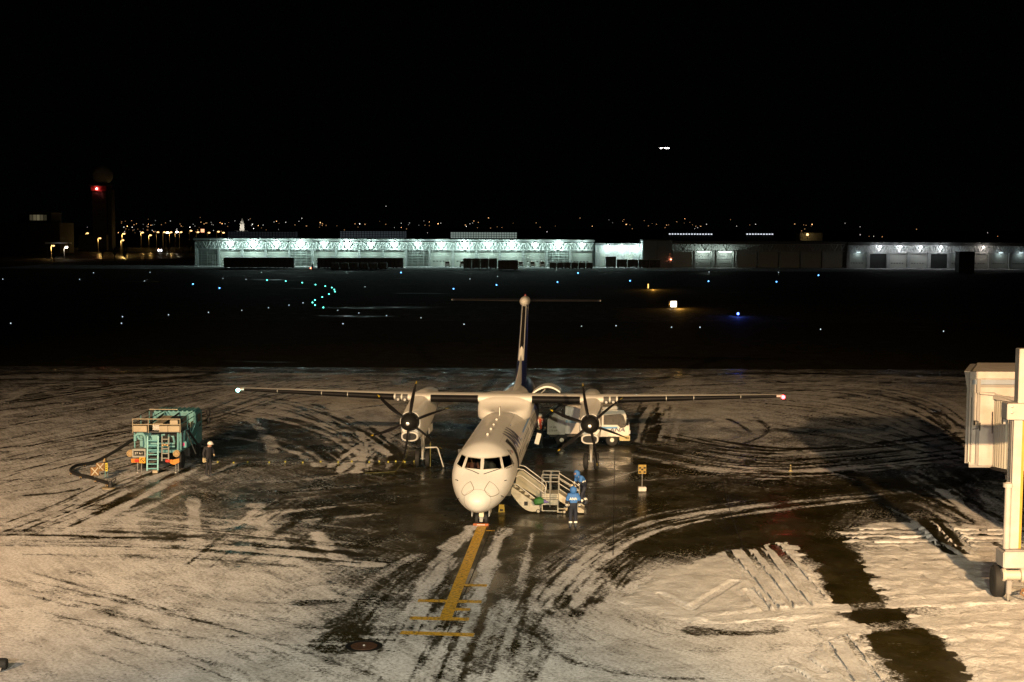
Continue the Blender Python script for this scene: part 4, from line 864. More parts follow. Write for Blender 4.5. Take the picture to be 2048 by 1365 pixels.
hm = MB(); hm.lathe((hx, hy + .01, hz + .005), (0, 0, 1), [(0, .145), (.03, .143), (.08, .13), (.125, .09), (.15, .02)], 20); hm.cur = 0
hm.build('helmet', HELM, p3); MB().lathe((hx, hy - .03, hz + .0), (0, 0, 1), [(0, .165), (.012, .16)], 20).build('helmet_brim', HELM, p3); face(p3, (hx, hy, hz - .02))
box('waist_bag', mat('bag_cream', (.5, .42, .25), .8), p3, -.34, -.22, -.1, .04, .74, .98, .02); tube('reflective_strap', REF, p3, [(-.24, .06, 1.35), (-.255, .06, .98)], .016)
g = G(1079, 893)
J4 = stand(h=1.06, elL=(.29, -.1, 1.16), wrL=(.2, -.3, 1.05), palmL=(.17, -.37, 1.03), elR=(-.29, -.08, 1.16), wrR=(-.22, -.28, 1.02), palmR=(-.19, -.35, 1.0))
VEST = mat('vest_orange', (.55, .07, .03), .7)
def zone_vest(z, t, c):
    if z == 'torso' or (z == 'waist' and c.z > .98): return 'band' if abs(abs(c.x) - .10) < .025 else 'vest'
    return zone_dark(z, t, c)
p4 = person('person', 'person in orange-red safety vest between fuselage and service truck', g, R(20), J4, dict(vest=VEST, band=REF, dark=DK, boot=BOOTM, skin=SKIN, glove=mat('glove')), zone_vest, thick)
hx, hy, hz = J4['head']
MB().lathe((hx, hy + .01, hz + .005), (0, 0, 1), [(0, .15), (.04, .148), (.1, .13), (.14, .08), (.155, .02)], 18).build('cap', HELM, p4); face(p4, (hx, hy, hz - .01))
SH = mat('pilot_shirt', (.6, .55, .5), .7)
J5 = stand(pelvis=(0, 0, .35), waist=(0, .02, .48), chest=(0, .0, .72), neck=(0, -.02, .88), head0=(0, -.03, .94), head=(0, -.05, 1.02), crown=(0, -.03, 1.10), shL=(.19, 0, .82), elL=(.26, -.12, .6), wrL=(.18, -.36, .62), palmL=(.15, -.43, .62), shR=(-.19, 0, .82), elR=(-.26, -.12, .6), wrR=(-.18, -.36, .62), palmR=(-.15, -.43, .62), hipL=(.1, -.02, .33), knL=(.12, -.45, .38), anL=(.12, -.5, .1), heelL=(.12, -.47, .04), toeL=(.12, -.65, .04), hipR=(-.1, -.02, .33), knR=(-.12, -.45, .38), anR=(-.12, -.5, .1), heelR=(-.12, -.47, .04), toeR=(-.12, -.65, .04))
def zone_pilot(z, t, c): return 'skin' if z in ('head', 'hand') else ('shirt' if c.z > .5 else 'dark')
p5 = person('person', 'person seated in the cockpit behind the left front windscreen', AM @ Vector((-.42, .5, 1.68)), -HD, J5, dict(shirt=mat('shirt_brown', (.28, .12, .09), .8), dark=DK, skin=SKIN), zone_pilot)
face(p5, tuple(J5['head']))
MB().sphere((0, -.02, 1.05), .115, 12, 8, (1, 1.02, .75)).build('hair', mat('hair_dark', (.015, .012, .01), .6), p5)

# ================================================================== THINGS ROUND THE AIRCRAFT
CREAM = mat('stair_cream')
g = G(1078, 1028); rx0 = g.x
rp = thing('boarding_ramp', 'cream wheeled boarding ramp with tube railings at the foot of the airstair', 'ramp', (g.x, g.y + .1, 0), -HD)
W_ = .95
box('deck', CREAM, rp, .12, .85, 0, W_, .80, .88, .012); box('end_panel', CREAM, rp, .12, .85, -.03, -.003, .42, .80, .008)
box('side_beam', mat('tread_grit'), rp, .12, .85, W_, W_ + .03, .42, .82)
for z in (.62, .70): box('kick_rail', mat('rail_dark', (.08, .07, .06), .6), rp, .12, .85, -.05, -.031, z, z + .025)
slope = [(.85, .88), (.85, .78), (1.78, .16), (1.98, .10), (1.98, .14)]
MB().prism(slope, lambda x, z: Vector((x, 0, z)), lambda x, z: Vector((x, W_, z))).build('sloping_ramp', CREAM, rp)
for y in (-.02, W_ + .02):
    MB().prism([(.85, .94), (.85, .60), (1.75, .06), (1.98, .06), (1.98, .18)], lambda x, z: Vector((x, y, z)), lambda x, z: Vector((x, y + .02, z))).build('side_panel', CREAM, rp)
    for x in (.12, .48, .85): tube('rail_post', STEEL, rp, [(x, y - .012, .3), (x, y - .012, 1.72)], .02)
    for z in (1.72, 1.42): tube('guard_rail', STEEL, rp, [(.12, y - .012, z), (.85, y - .012, z)], .018)
    for z in (1.62, 1.36): tube('guard_rail', STEEL, rp, [(.85, y - .012, z), (1.75, y - .012, z - .55)], .018)
    tube('rail_post', STEEL, rp, [(1.75, y - .012, .25), (1.75, y - .012, 1.09)], .018)
box('tow_frame', CREAM, rp, .12, .16, 0, .05, .10, .42); box('tow_frame', CREAM, rp, .80, .86, 0, .05, .05, .42); box('tow_frame', CREAM, rp, .16, .80, 0, .05, .10, .14); box('tow_frame', CREAM, rp, .16, .80, 0, .05, .38, .42)
box('tow_frame', CREAM, rp, .86, 1.15, 0, .05, .05, .10); box('tow_frame', CREAM, rp, .86, 1.15, 0, .05, .20, .24)
for x, r in ((-.03, .10), (1.12, .09)):
    for y in (.0, W_ - .1):
        wh = MB().lathe((x, y - .03, r), (0, 1, 0), [(0, r * .6), (0, r * .9), (.015, r), (.055, r), (.07, r * .9), (.07, r * .6)], 18).build('caster_wheel', TYRE, rp); MB().lathe((x, y - .035, r), (0, 1, 0), [(0, .02), (.0, r * .62), (.08, r * .62), (.08, .02)], 14).build('hub', CREAM, wh)
        tube('caster_fork', STEEL, rp, [(x, y, r), (x + .12, y + .01, .34)], .02)
g2 = Vector((g.x, g.y, 0))
cl = MB(); cl.loft([[Vector((x, y0 + dy * k, z0 + dzz * k)) for dy, dzz in ((-.14, -.1), (.0, -.19), (.14, -.1), (.13, .12), (0, .2), (-.13, .12))] for x, k, y0, z0 in ((-.26, .35, 0, .58), (-.2, .8, 0, .58), (.02, .95, 0, .62), (.18, .5, 0, .6), (.40, .06, 0, .56))])
cl.mi = [1 if sum(cl.v[i][0] for i in f) / len(f) > .13 else 0 for f in cl.f]
tag(cl.build('folded_cover', [mat('cover_green', (.022, .11, .018), .7, bump=.6, scale=10), mat('cover_purple', (.10, .08, .25), .7)], None, smooth=50, loc=(g.x + .02, g.y - .22, 0)), 'green and purple folded cloth cover hung on the ramp railing', 'cover')
# chocks
g = G(962, 1051.5); ch = thing('wheel_chock', 'orange wheel chock bar lettered in white before the nose wheels', 'chock', g, -HD)
box('bar', mat('chock_orange', (.36, .09, .015), .55, var=.3), ch, -.33, .33, -.07, .07, 0, .09, .012)
for k in range(7): box('letter_mark', REF, ch, -.16 + k * .05, -.13 + k * .05, -.078, -.072, .03, .065)
g = G(1003, 1025); ch = thing('wheel_chock', 'yellow wheel chock block with black mark standing right of the nose wheels', 'chock', g, -.1)
MB().prism([(-.14, 0), (.14, 0), (.11, .34), (-.11, .34)], lambda x, z: Vector((x, 0, z)), lambda x, z: Vector((x, .12, z + .0))).build('block', mat('chock_yellow', (.30, .21, .015), .55, var=.3), ch)
box('mark', BLK, ch, -.07, .07, -.006, .0, .05, .14); tube('rope', BLK, ch, [(-.02, .06, .34), (-.05, .2, .5), (.02, .35, .3), (.1, .5, .02)], .012, 6)
g = AM @ Vector((-4.0, 13.7, 0)); st = thing('gear_stand', 'bent white and yellow tube stand leaning at the left main wheels', 'stand', g, -HD)
tube('bent_tube', RAIL, st, [(-.25, 0, 1.05), (.35, 0, 1.08), (.42, 0, 1.0), (.72, -.05, .05)], .035); tube('upright', mat('upright_olive', (.16, .14, .03), .5), st, [(.02, 0, 1.35), (.02, 0, 1.06), (.02, 0, .05)], .022); MB().sphere((.02, 0, 1.2), .05).build('knob', mat('upright_olive'), st)
# yellow board on a post
g = G(1284, 982); sg = thing('stand_sign', 'small yellow board with black squares on a post in a white base', 'sign', g, .05)
box('base', mat('base_white', (.48, .46, .42), .6, var=.3), sg, -.19, .19, -.15, .15, 0, .2, .02); tube('post', STEEL, sg, [(0, 0, .2), (0, 0, .95)], .016)
bd = box('board', mat('sign_yellow', (.26, .17, .02), .6, var=.3, scale=12), sg, -.19, .19, -.015, .015, .82, 1.26, .008)
for x, z in ((-.11, .90), (.11, .90), (-.11, 1.10), (.11, 1.10), (.0, 1.02)): box('black_square', BLK, bd, x - .05, x + .05, -.024, -.017, z - .03, z + .05)
tube('tether', STEEL, sg, [(-.15, .02, 1.0), (-1.6, .6, .4), (-3.0, 1.2, .02)], .006, 5)
g = G(1581, 943); mkx = thing('marker_cone', 'small black and yellow striped marker far out on the right snow', 'cone', g)
MB().lathe((0, 0, 0), (0, 0, 1), [(0, .12), (.02, .12), (.03, .07), (.34, .03), (.35, .01)], 12).build('cone_body', mat('marker_pale', (.4, .33, .15), .6), mkx)
for z, r in ((.09, .07), (.2, .056)): MB().lathe((0, 0, z), (0, 0, 1), [(0, r), (.07, r - .012)], 12).build('stripe', BLK, mkx)
# ---- marked hose from the fuel truck to the left main wheels
MX = [436, 468, 496, 539, 571, 606, 642, 677, 704, 739, 759, 777, 792, 810, 829]
hp = [G(422, 927)] + [G(x, 926 - (x - 436) * .004 + (1.2 if i % 2 else 0)) for i, x in enumerate(MX)]
hs = thing('marked_hose', 'thin black hose with yellow collars lying between fuel truck and left main wheels', 'hose', hp[0]); o0 = Vector(hp[0])
tube('hose', mat('hose_black', (.012, .012, .012), .6), hs, [p - o0 + Vector((0, 0, .035)) for p in hp], .03, 6)
for p in hp[1:]: MB().lathe(p - o0 + Vector((-.05, 0, .035)), (1, 0, 0), [(0, .03), (.0, .06), (.08, .06), (.08, .03)], 10).build('collar', mat('collar_yellow', (.30, .27, .02), .5), hs)
gc = [G(830, 900), G(812, 935), G(790, 945), G(730, 948)]; tag(MB().tube([gc[0] + Vector((0, 0, 1.6)), gc[1] + Vector((0, 0, .5)), gc[2] + Vector((0, 0, .03)), gc[3] + Vector((0, 0, .03))], .012, 6).build('ground_cable', mat('cable_olive', (.10, .10, .03), .6)), 'thin olive bonding cable drooping from the left engine to the apron', 'cable')

# ================================================================== FUEL TRUCK
TEAL = mat('truck_teal', (.10, .29, .31), .42, var=.25, scale=2.5); TEALD = mat('truck_teal_light', (.16, .38, .40), .45, var=.2); BEIGE = mat('truck_beige', (.42, .35, .24), .5, var=.2); FRM = mat('chassis_black', (.012, .012, .013), .6)
ORA = mat('truck_orange', (.6, .22, .02), .45); REDL = mat('tail_red', (.45, .03, .015), .3); CHR = mat('chrome')
gl_, gr_ = G(264, 946), G(356, 946)
T = thing('fuel_truck', 'teal hydrant fuel truck seen from behind with ladders and top railings', 'fuel truck', ((gl_.x + gr_.x) / 2 + .05, gl_.y, 0), 0)
box('chassis', FRM, T, -.45, .45, .2, 5.6, .55, .78, .02)
for y in (1.35, 4.7):
    for sx in (-1, 1):
        wh = MB().lathe((sx * .95 - .16, y, .45), (1, 0, 0), [(0, .25), (0, .38), (.04, .44), (.09, .45), (.23, .45), (.28, .44), (.32, .38), (.32, .25)], 24).build('wheel', TYRE, T); MB().lathe((sx * .95 - .12, y, .45), (1, 0, 0), [(-.02, .08), (.0, .24), (.24, .24), (.26, .08)], 16).build('rim', RIM, wh)
    tube('axle', FRM, T, [(-.9, y, .45), (.9, y, .45)], .07)
body = box('body_deck', TEAL, T, -1.18, 1.18, .35, 3.7, .98, 1.12, .02)
for x0, x1 in ((-1.16, -.1), (.1, 1.16)): box('tank_module', TEALD, T, x0, x1, 1.4, 3.5, 1.12, 1.85, .05)
for y in (.5, 1.6, 2.6, 3.6):
    for sx in (-1.18, 1.18): box('upright_post', TEAL, T, sx - .03, sx + .03, y - .03, y + .03, 1.1, 2.02)
box('upper_platform', mat('grating', (.07, .07, .07), .7), T, -1.2, 1.2, .45, 3.7, 2.0, 2.05)
for x0, x1, z1, y0 in ((-1.2, -.5, 2.36, .3), (.12, .56, 2.36, .3), (.58, 1.16, 2.36, .3), (.62, 1.02, 2.62, .55)): box('locker', BEIGE, T, x0, x1, y0, y0 + .5, 2.06, z1, .015)
box('gauge_panel', CHR, T, -.25, .08, .5, .55, 2.12, 2.42, .01)
for y in (.3, 1.9, 3.6):
    for x in (-1.22, 0 - .42, 1.2): tube('rail_post', BEIGE if y < 1 else TEAL, T, [(x, y, 2.0), (x, y, 2.72)], .02)
for z in (2.44, 2.72):
    tube('top_rail', BEIGE, T, [(-1.22, .3, z), (1.2, .3, z)], .022)
    for x in (-1.22, -.42, 1.2): tube('side_rail', FRM if x < 0 else TEAL, T, [(x, .3, z), (x, 3.6, z)], .02)
tube('top_rail', BEIGE, T, [(-1.22, 3.6, 2.78), (.3, 3.6, 2.78)], .025)
for x in (-.8, -.05): tube('hose_boom', FRM, T, [(x, .6, 2.15), (x + .35, 3.9, 2.55)], .05)
box('roof_plank', BEIGE, T, -.35, .15, 1.1, 3.3, 2.3, 2.34, .0, Matrix.Rotation(R(3), 4, 'X'))
# rear face: cabinet, signs, ladders, pipework, hose reels, bumper
cb = box('rear_cabinet', mat('cabinet_grey', (.30, .30, .27), .5, var=.2), T, -1.2, -.5, .02, .5, .78, 1.22, .02)
jp = box('sign_plate', BLK, cb, -1.12, -.58, -.01, .016, .88, 1.12)
lettering('JET A-1', .145, REF, cb, lambda x, y: Vector((-.85 + x * .9, -.016, 1.0 + y)), .0)
ns = box('no_smoking_sign', mat('sign_amber', (.72, .34, .01), .5), T, -.82, -.52, -.03, -.012, .50, .80, .004)
rg = MB()
for j in range(24):
    a, c2 = 2 * math.pi * j / 24, 2 * math.pi * (j + 1) / 24; rg.add([Vector((-.67 + r_ * math.cos(q), -.036, .65 + r_ * math.sin(q))) for r_, q in ((.085, a), (.085, c2), (.11, c2), (.11, a))], [(0, 1, 2, 3)])
rg.add([Vector((-.67 + x, -.036, .65 + z)) for x, z in ((-.075, .05), (-.05, .075), (.075, -.05), (.05, -.075))], [(0, 1, 2, 3)]); rg.build('prohibition_ring', BLK, ns, smooth=0)
LT = mat('ladder_teal', (.16, .46, .50), .4)
for x in (-.42, .12): box('ladder_rail', LT, T, x - .035, x + .035, -.03, .03, -.8, .95, .006, Matrix.Translation((0, .02, .92)) @ Matrix.Rotation(R(-7), 4, 'X'))
for i in range(7): box('ladder_rung', LT, T, -.39, .09, -.16 + i * .03, -.02 + i * .03, .22 + i * .235, .26 + i * .235, .004)
box('ladder_foot', BEIGE, T, -.12, .14, -.22, -.02, .02, .16, .01)
for x in (.32, .66): tube('rack_rail', mat('cabinet_grey'), T, [(x, .0, .62), (x, .12, 1.85)], .035)
for i in range(5): tube('rack_rung', mat('cabinet_grey'), T, [(.32, .02 + i * .022, .75 + i * .24), (.66, .02 + i * .022, .75 + i * .24)], .028)
for i, (x, z) in enumerate(((.38, 1.42), (.5, 1.45), (.62, 1.42))): MB().sphere((x, -.02, z), .06, 10, 7).build('valve_knob', mat('brass', (.6, .42, .2), .4, .5), T)
tube('pipe', TEALD, T, [(-1.1, .3, 1.6), (-1.1, .3, 1.86), (-.95, .3, 1.95), (-.7, .3, 1.95), (-.6, .3, 1.82), (-.55, .28, 1.4), (-.58, .25, 1.24)], .085, 12)
tube('pipe', TEALD, T, [(-1.0, .35, 1.9), (-.9, .3, 1.7), (-.75, .32, 1.66)], .07, 10); tube('pipe', TEALD, T, [(.2, .5, 1.55), (.25, .4, 1.9), (.4, .4, 1.9)], .05); tube('pipe', TEALD, T, [(.55, .5, 1.5), (.6, .4, 1.88), (.8, .45, 1.8), (.85, .5, 1.5)], .06, 10)
for z in (1.3, 1.45): tube('cross_pipe', TEALD, T, [(-.5, .35, z), (.9, .38, z)], .05)
for k in range(4): tube('standpipe', TEALD, T, [(1.02 + .03 * (k % 2), .5 + .35 * k, 1.12), (1.04, .5 + .35 * k, 2.0)], .05, 10)
box('meter_housing', TEALD, T, -.35, .05, .5, .9, 1.5, 1.86, .03); box('dark_interior', DARK, T, -.46, .9, 1.0, 1.35, 1.12, 1.98)
for x in (-1.32, 1.04):
    rl = MB().lathe((x, .05, .98), (0, 1, 0), [(0, .04), (0, .17), (.04, .17), (.04, .06), (.16, .06), (.16, .17), (.2, .17), (.2, .04)], 20).build('hose_reel', mat('reel_tan', (.36, .24, .10), .5), T)
    for k in range(8): MB().lathe((x + .11 * math.cos(k * .785), .044, .98 + .11 * math.sin(k * .785)), (0, -1, 0), [(0, .02), (.004, .018)], 8).build('reel_hole', BLK, rl)
box('bumper', ORA, T, -1.25, -.52, .0, .1, .52, .72, .01); MB().prism([(.62, .62), (1.2, .74), (1.2, .55), (.95, .42), (.78, .46)], lambda x, z: Vector((x, 0, z)), lambda x, z: Vector((x, .1, z))).build('bumper', ORA, T)
for x in (-.95, .62): box('tail_lamp', REDL, T, x - .11, x + .11, -.05, .0, .55, .70, .01); box('turn_lamp', mat('lamp_amber', (.6, .2, .02), .3), T, x + .13 if x > 0 else x - .26, x + .24 if x > 0 else x - .15, -.045, 0, .56, .69, .01)
box('lower_rail', FRM, T, -1.1, 1.1, .2, .3, .16, .2)
for x in (-.95, -.75, 1.0, 1.12): tube('jack_leg', STEEL, T, [(x, .1, .55), (x, .1, .06)], .028); 
for x in (-.95, 1.0): MB().lathe((x, .1, 0), (0, 0, 1), [(0, .13), (.03, .12), (.06, .04)], 12).build('jack_foot', STEEL, T)
# right side: control box, reel boom, panel; cab at the far end
sb = box('control_box', TEAL, T, 1.02, 1.4, .75, 1.15, 1.18, 1.5, .02); box('pink_tag', mat('tag_pink', (.8, .04, .25), .5), sb, 1.18, 1.3, .742, .748, 1.27, 1.44)
box('side_panel', TEAL, T, -.02, .02, -.7, .6, -.45, .45, .01, Matrix.Translation((1.34, 3.0, 1.75)) @ Matrix.Rotation(R(22), 4, 'Y')); box('side_panel', BEIGE, T, 1.2, 1.23, 2.5, 3.1, 1.95, 2.25, .01)
tube('lift_arm', FRM, T, [(1.3, 1.6, 1.95), (1.45, 3.6, .75)], .06); tube('lift_arm', STEEL, T, [(1.26, 1.4, 1.9), (1.5, 2.4, .6)], .03)
for k in range(5): tube('side_conduit', TEALD if k % 2 else FRM, T, [(1.2, .7 + k * .4, 1.2 + .1 * (k % 3)), (1.22, .75 + k * .4, 2.0)], .03)
box('fender', FRM, T, .75, 1.22, 2.2, 3.6, .5, .95, .03)
cab = box('cab', TEAL, T, -1.15, 1.15, 3.9, 5.6, .75, 2.62, .08)
for k in range(9): box('roof_rib', TEALD, cab, -1.05 + k * .245, -.95 + k * .245, 3.95, 5.5, 2.62, 2.665, .01)
box('side_window', PANE, cab, 1.145, 1.16, 4.3, 5.2, 1.7, 2.4, .0); box('rear_window', PANE, cab, -.8, .8, 3.89, 3.899, 1.8, 2.4)
tube('mirror_arm', FRM, cab, [(1.15, 5.4, 2.5), (1.5, 5.5, 2.45), (1.5, 5.5, 1.8)], .02)
for z in (2.35, 1.95): MB().sphere((1.52, 5.48, z), .2, 12, 8, (.6, .4, 1)).build('mirror', BLK, cab)
# ---- pit hose, coupler and its warning boards
hq = [G(*p) for p in ((266, 915), (230, 922), (190, 930), (155, 937), (142, 946), (150, 954), (178, 961), (205, 970), (222, 976))]; hq[0].z = .8; hq[1].z = .35
hh = thing('pit_hose', 'thick black hydrant hose on small casters curving left from the fuel truck', 'hose', (hq[4].x, hq[4].y, 0)); o0 = Vector(hh.location)
pp = [Vector(p) for p in smooth_poly([tuple(p + Vector((0, 0, .16)) - o0) for p in hq], 6)]
tube('hose', mat('hose_black'), hh, pp, .085, 10)
for i in range(9, len(pp) - 2, 6):
    p = pp[i]; cs = MB(); cs.box(p.x - .05, p.x + .05, p.y - .16, p.y + .16, .06, p.z - .05); cs.build('caster_frame', mat('reel_tan'), hh)
    for dy in (-.14, .14): MB().lathe((p.x - .02, p.y + dy, .05), (1, 0, 0), [(0, .03), (0, .05), (.04, .05), (.04, .03)], 10).build('caster_wheel', TYRE, hh)
g = G(222, 977); cp = thing('pit_coupler', 'black hydrant coupler with lever on a flat plate at the hose end', 'coupler', g)
MB().lathe((-.1, 0, 0), (0, 0, 1), [(0, .33), (.04, .32), (.05, .12)], 18).build('pit_plate', mat('plate_tan', (.3, .24, .15), .7), cp)
MB().lathe((-.02, 0, .05), (0, 0, 1), [(0, .12), (.15, .12), (.2, .08), (.3, .07)], 14).build('coupler_body', FRM, cp); tube('lever', FRM, cp, [(-.1, 0, .28), (.1, .05, .42), (.25, .05, .52), (.22, .05, .40), (0, 0, .2)], .03); tube('ground_wire', FRM, cp, [(0, 0, .03), (.3, .1, .03), (.7, .05, .03)], .02)
WX = mat('cross_white', (.5, .45, .33), .6); BO = mat('board_orange', (.22, .11, .03), .6, var=.4)
for (px, py), lb in (((190, 965), 'brown warning board with white cross on a stick, the nearer of two'), ((201, 956), 'brown warning board with white cross on a stick, the farther of two')):
    g = G(px, py); bd = thing('warning_board', lb, 'sign', g, .3); tube('stick', STEEL, bd, [(0, 0, 0), (0, 0, .35)], .015)
    q = box('board', BO, bd, -.2, .2, -.012, .012, .33, .75, .006)
    for s_ in (-1, 1): box('cross_bar', WX, q, -.022, .022, -.02 - .004 * (s_ > 0), -.014 - .004 * (s_ > 0), -.24, .24, 0, Matrix.Translation((0, 0, .54)) @ Matrix.Rotation(s_ * R(40), 4, 'Y'))
g = G(213, 955); bd = thing('yellow_flag_post', 'narrow yellow marker board with dark lettering on teal legs', 'sign', g); box('board', mat('flag_yellow', (.6, .48, .03), .6), bd, -.065, .065, -.01, .01, .3, .72)
for k in range(3): box('letter_mark', BLK, bd, -.03, .03, -.016, -.011, .37 + k * .11, .43 + k * .11)
for x in (-.07, .07): tube('leg', LT, bd, [(x, 0, 0), (x * .7, 0, .32)], .014)

# ================================================================== SERVICE TRUCK behind the right engine
TW = mat('truck_white', (.68, .67, .63), .4, var=.12, coat=.2)
g = G(1224, 893); K = thing('service_truck', 'white cab-over service truck with loading conveyor behind the right engine', 'truck', (g.x, g.y, 0), R(2))
cab = MB(); cab.prism([(-.75, .55), (.92, .55), (1.0, .75), (1.0, 1.2), (.72, 2.0), (.6, 2.1), (-.75, 2.1)], lambda x, z: Vector((x, -.02, z)), lambda x, z: Vector((x, 1.68, z)))
CB = cab.build('cab', TW, K, bevel=.04)
MB().prism([(-.5, 1.25), (-.5, 1.82), (.5, 1.88), (.64, 1.78), (.84, 1.22), (.7, 1.10), (.5, 1.05), (.28, 1.25)], lambda x, z: Vector((x, -.03, z)), lambda x, z: Vector((x, -.04, z))).build('side_window', PANE, CB)
box('roof_pod', TW, CB, -.55, .35, .2, 1.4, 2.1, 2.3, .05); tube('roof_bar', STEEL, CB, [(-.7, .1, 2.28), (.0, .1, 2.3)], .03)
box('bumper', mat('bumper_yellow', (.42, .36, .18), .5), CB, .42, 1.03, -.05, 1.7, .32, .62, .02); lettering('123', .17, BLK, CB, lambda x, y: Vector((.84 + x, -.056, .48 + y)), .004)
lettering('ANA', .3, NAVY, CB, lambda x, y: Vector((.30 + x * 1.4 + y * .3, -.046, .95 + y)), .008); box('head_lamp', mat('lens_bright'), CB, .94, 1.05, .0, .25, .7, .95, .02); tube('mirror', BLK, CB, [(.86, -.2, 1.6), (.86, -.2, 1.25)], .06); tube('mirror_arm', BLK, CB, [(.8, 0, 1.7), (.86, -.2, 1.6)], .015)
box('blue_band', LBLUE, CB, -.75, .30, -.045, -.041, 1.02, 1.14)
box('chassis', FRM, K, -3.6, .3, .35, 1.3, .5, .66, .02); box('gas_bottle_rack', FRM, K, -1.0, -.8, .05, 1.6, .45, 2.0, .02)
bx = box('cargo_box', TW, K, -2.7, -1.02, .02, 1.7, .72, 2.36, .03); box('blue_band', mat('band_blue', (.22, .38, .5), .5), bx, -2.68, -1.04, .008, .016, 1.36, 1.52); box('lower_panel', TW, bx, -2.68, -1.04, .01, .016, .8, 1.34)
for x in (-2.5, -1.75): box('door_post', STEEL, bx, x - .015, x + .015, .0, .012, .85, 2.25)
lw = MB(); lw.prism([(-3.75, .72), (-2.72, .72), (-2.72, 1.65), (-3.0, 2.02), (-3.3, 2.02), (-3.75, 1.6)], lambda x, z: Vector((x, -.25, z)), lambda x, z: Vector((x, 1.6, z))); LW = lw.build('loader_housing', mat('housing_grey', (.44, .43, .40), .5, var=.15), K, bevel=.02)
lettering('ST 690', .14, BLK, LW, lambda x, y: Vector((-3.42 + x, -.256, 1.14 + y))); lettering('CTS-NP', .15, BLK, LW, lambda x, y: Vector((-3.42 + x, -.256, .94 + y)))
box('conveyor', FRM, K, -1.5, 1.5, -.35, .35, -.08, .08, .02, Matrix.Translation((-3.2, .5, 2.05)) @ Matrix.Rotation(R(-40), 4, 'Y'))
for x in (.0, -2.9):
    for y in (.02, 1.45):
        wh = MB().lathe((x, y, .36), (0, 1, 0), [(0, .2), (0, .31), (.03, .355), (.07, .36), (.16, .36), (.2, .355), (.23, .31), (.23, .2)], 24).build('wheel', TYRE, K); MB().lathe((x, y - .01, .36), (0, 1, 0), [(0, .05), (.0, .12), (.03, .13), (.02, .2), (.2, .2), (.24, .05)], 18).build('rim', RIM, wh)

# ================================================================== JET BRIDGE at the right edge
JW = mat('bridge_beige', (.44, .41, .385), .5, var=.22, scale=1.4, bump=.08); JG = mat('bridge_grey', (.25, .24, .235), .5, var=.1); JBt = mat('bridge_blue', (.24, .29, .36), .5)
B_ = thing('jet_bridge', 'beige jet bridge cab with corrugated curtain and lift column at the right edge', 'jet bridge', (17.3, 46.4, 0))
Z0, Z1 = 3.33, 7.0
def jx(px, y=54.4): return D(px, 850, y).x - 17.3
def jz(py, y=54.4): return D(1960, py, y).z
YF = 8.0                                   # the cab's terminal-side wall
MB().prism([(jx(1940), YF), (6.0, YF), (6.0, 11.4), (jx(1940) + 1.5, 11.4)], lambda x, y: Vector((x, y, Z0)), lambda x, y: Vector((x, y, jz(757)))).build('cab_shell', JW, B_, smooth=0)
MB().prism([(jx(1926), jz(743)), (jx(1941), jz(743)), (jx(1941), jz(800)), (jx(1934), jz(790))], lambda x, z: Vector((x, YF + .02, z)), lambda x, z: Vector((x + 1.2, YF + 3.0, z))).build('side_visor', JG, B_, smooth=0)
MB().prism([(jx(1932.5), YF + .06), (jx(1940) - .003, YF + .06), (jx(1940) + 1.3, 11.3), (jx(1932.5) + 1.3, 11.3)], lambda x, y: Vector((x, y, Z0 + .05)), lambda x, y: Vector((x, y, jz(758)))).build('side_wall', JG, B_, smooth=0)
MB().prism([(jx(1934), YF - .18), (6.1, YF - .18), (6.1, 11.5), (jx(1934) + 1.5, 11.5)], lambda x, y: Vector((x, y, jz(757) + .003)), lambda x, y: Vector((x, y, jz(743)))).build('roof_edge', JW, B_, smooth=0)
def panel(name, mt, a, b_, ya, yb, d0, d1, par=B_): return box(name, mt, par, jx(a), jx(b_), YF - d1, YF - d0, jz(yb), jz(ya), .004)
panel('edge_strip', JW, 1936, 1939.5, 759, 924, .01, .09); panel('recess_shade_strip', FRM, 1940, 1942, 795, 924, .003, .02)  # black strip stands proud; a recess's shade is put into its colour
panel('blue_fascia', JBt, 1942, 2040, 760, 769, .003, .05); panel('fascia_beam', JG, 1956, 2040, 769.5, 774, .003, .09)
panel('corner_post', JG, 1950, 1957, 748, 786, .003, .12); panel('door_leaf', JW, 1943, 1951, 786, 927, .003, .05); panel('door_jamb', JG, 1951.5, 1957, 787, 928, .003, .09)
panel('wall_panel', JW, 1958, 1985, 788, 931, .003, .06); panel('panel_rail', JG, 1952, 1986, 785, 787.5, .003, .13)
panel('door_handle_box', BLK, 1945.5, 1949, 841, 850, .051, .12); tube('handle_loop', FRM, B_, [(jx(1948), YF - .14, jz(841)), (jx(1953), YF - .2, jz(842)), (jx(1953), YF - .2, jz(856)), (jx(1943), YF - .16, jz(858))], .018)
panel('dark_slot', BLK, 1957.5, 1959.5, 845, 861, .061, .10)
MB().prism([(jx(1941), YF + .05), (5.9, YF + .05), (5.9, 11.3), (jx(1941) + 1.4, 11.3)], lambda x, y: Vector((x, y, Z0 - .12)), lambda x, y: Vector((x, y, Z0 - .003))).build('cab_floor', JG, B_, smooth=0)
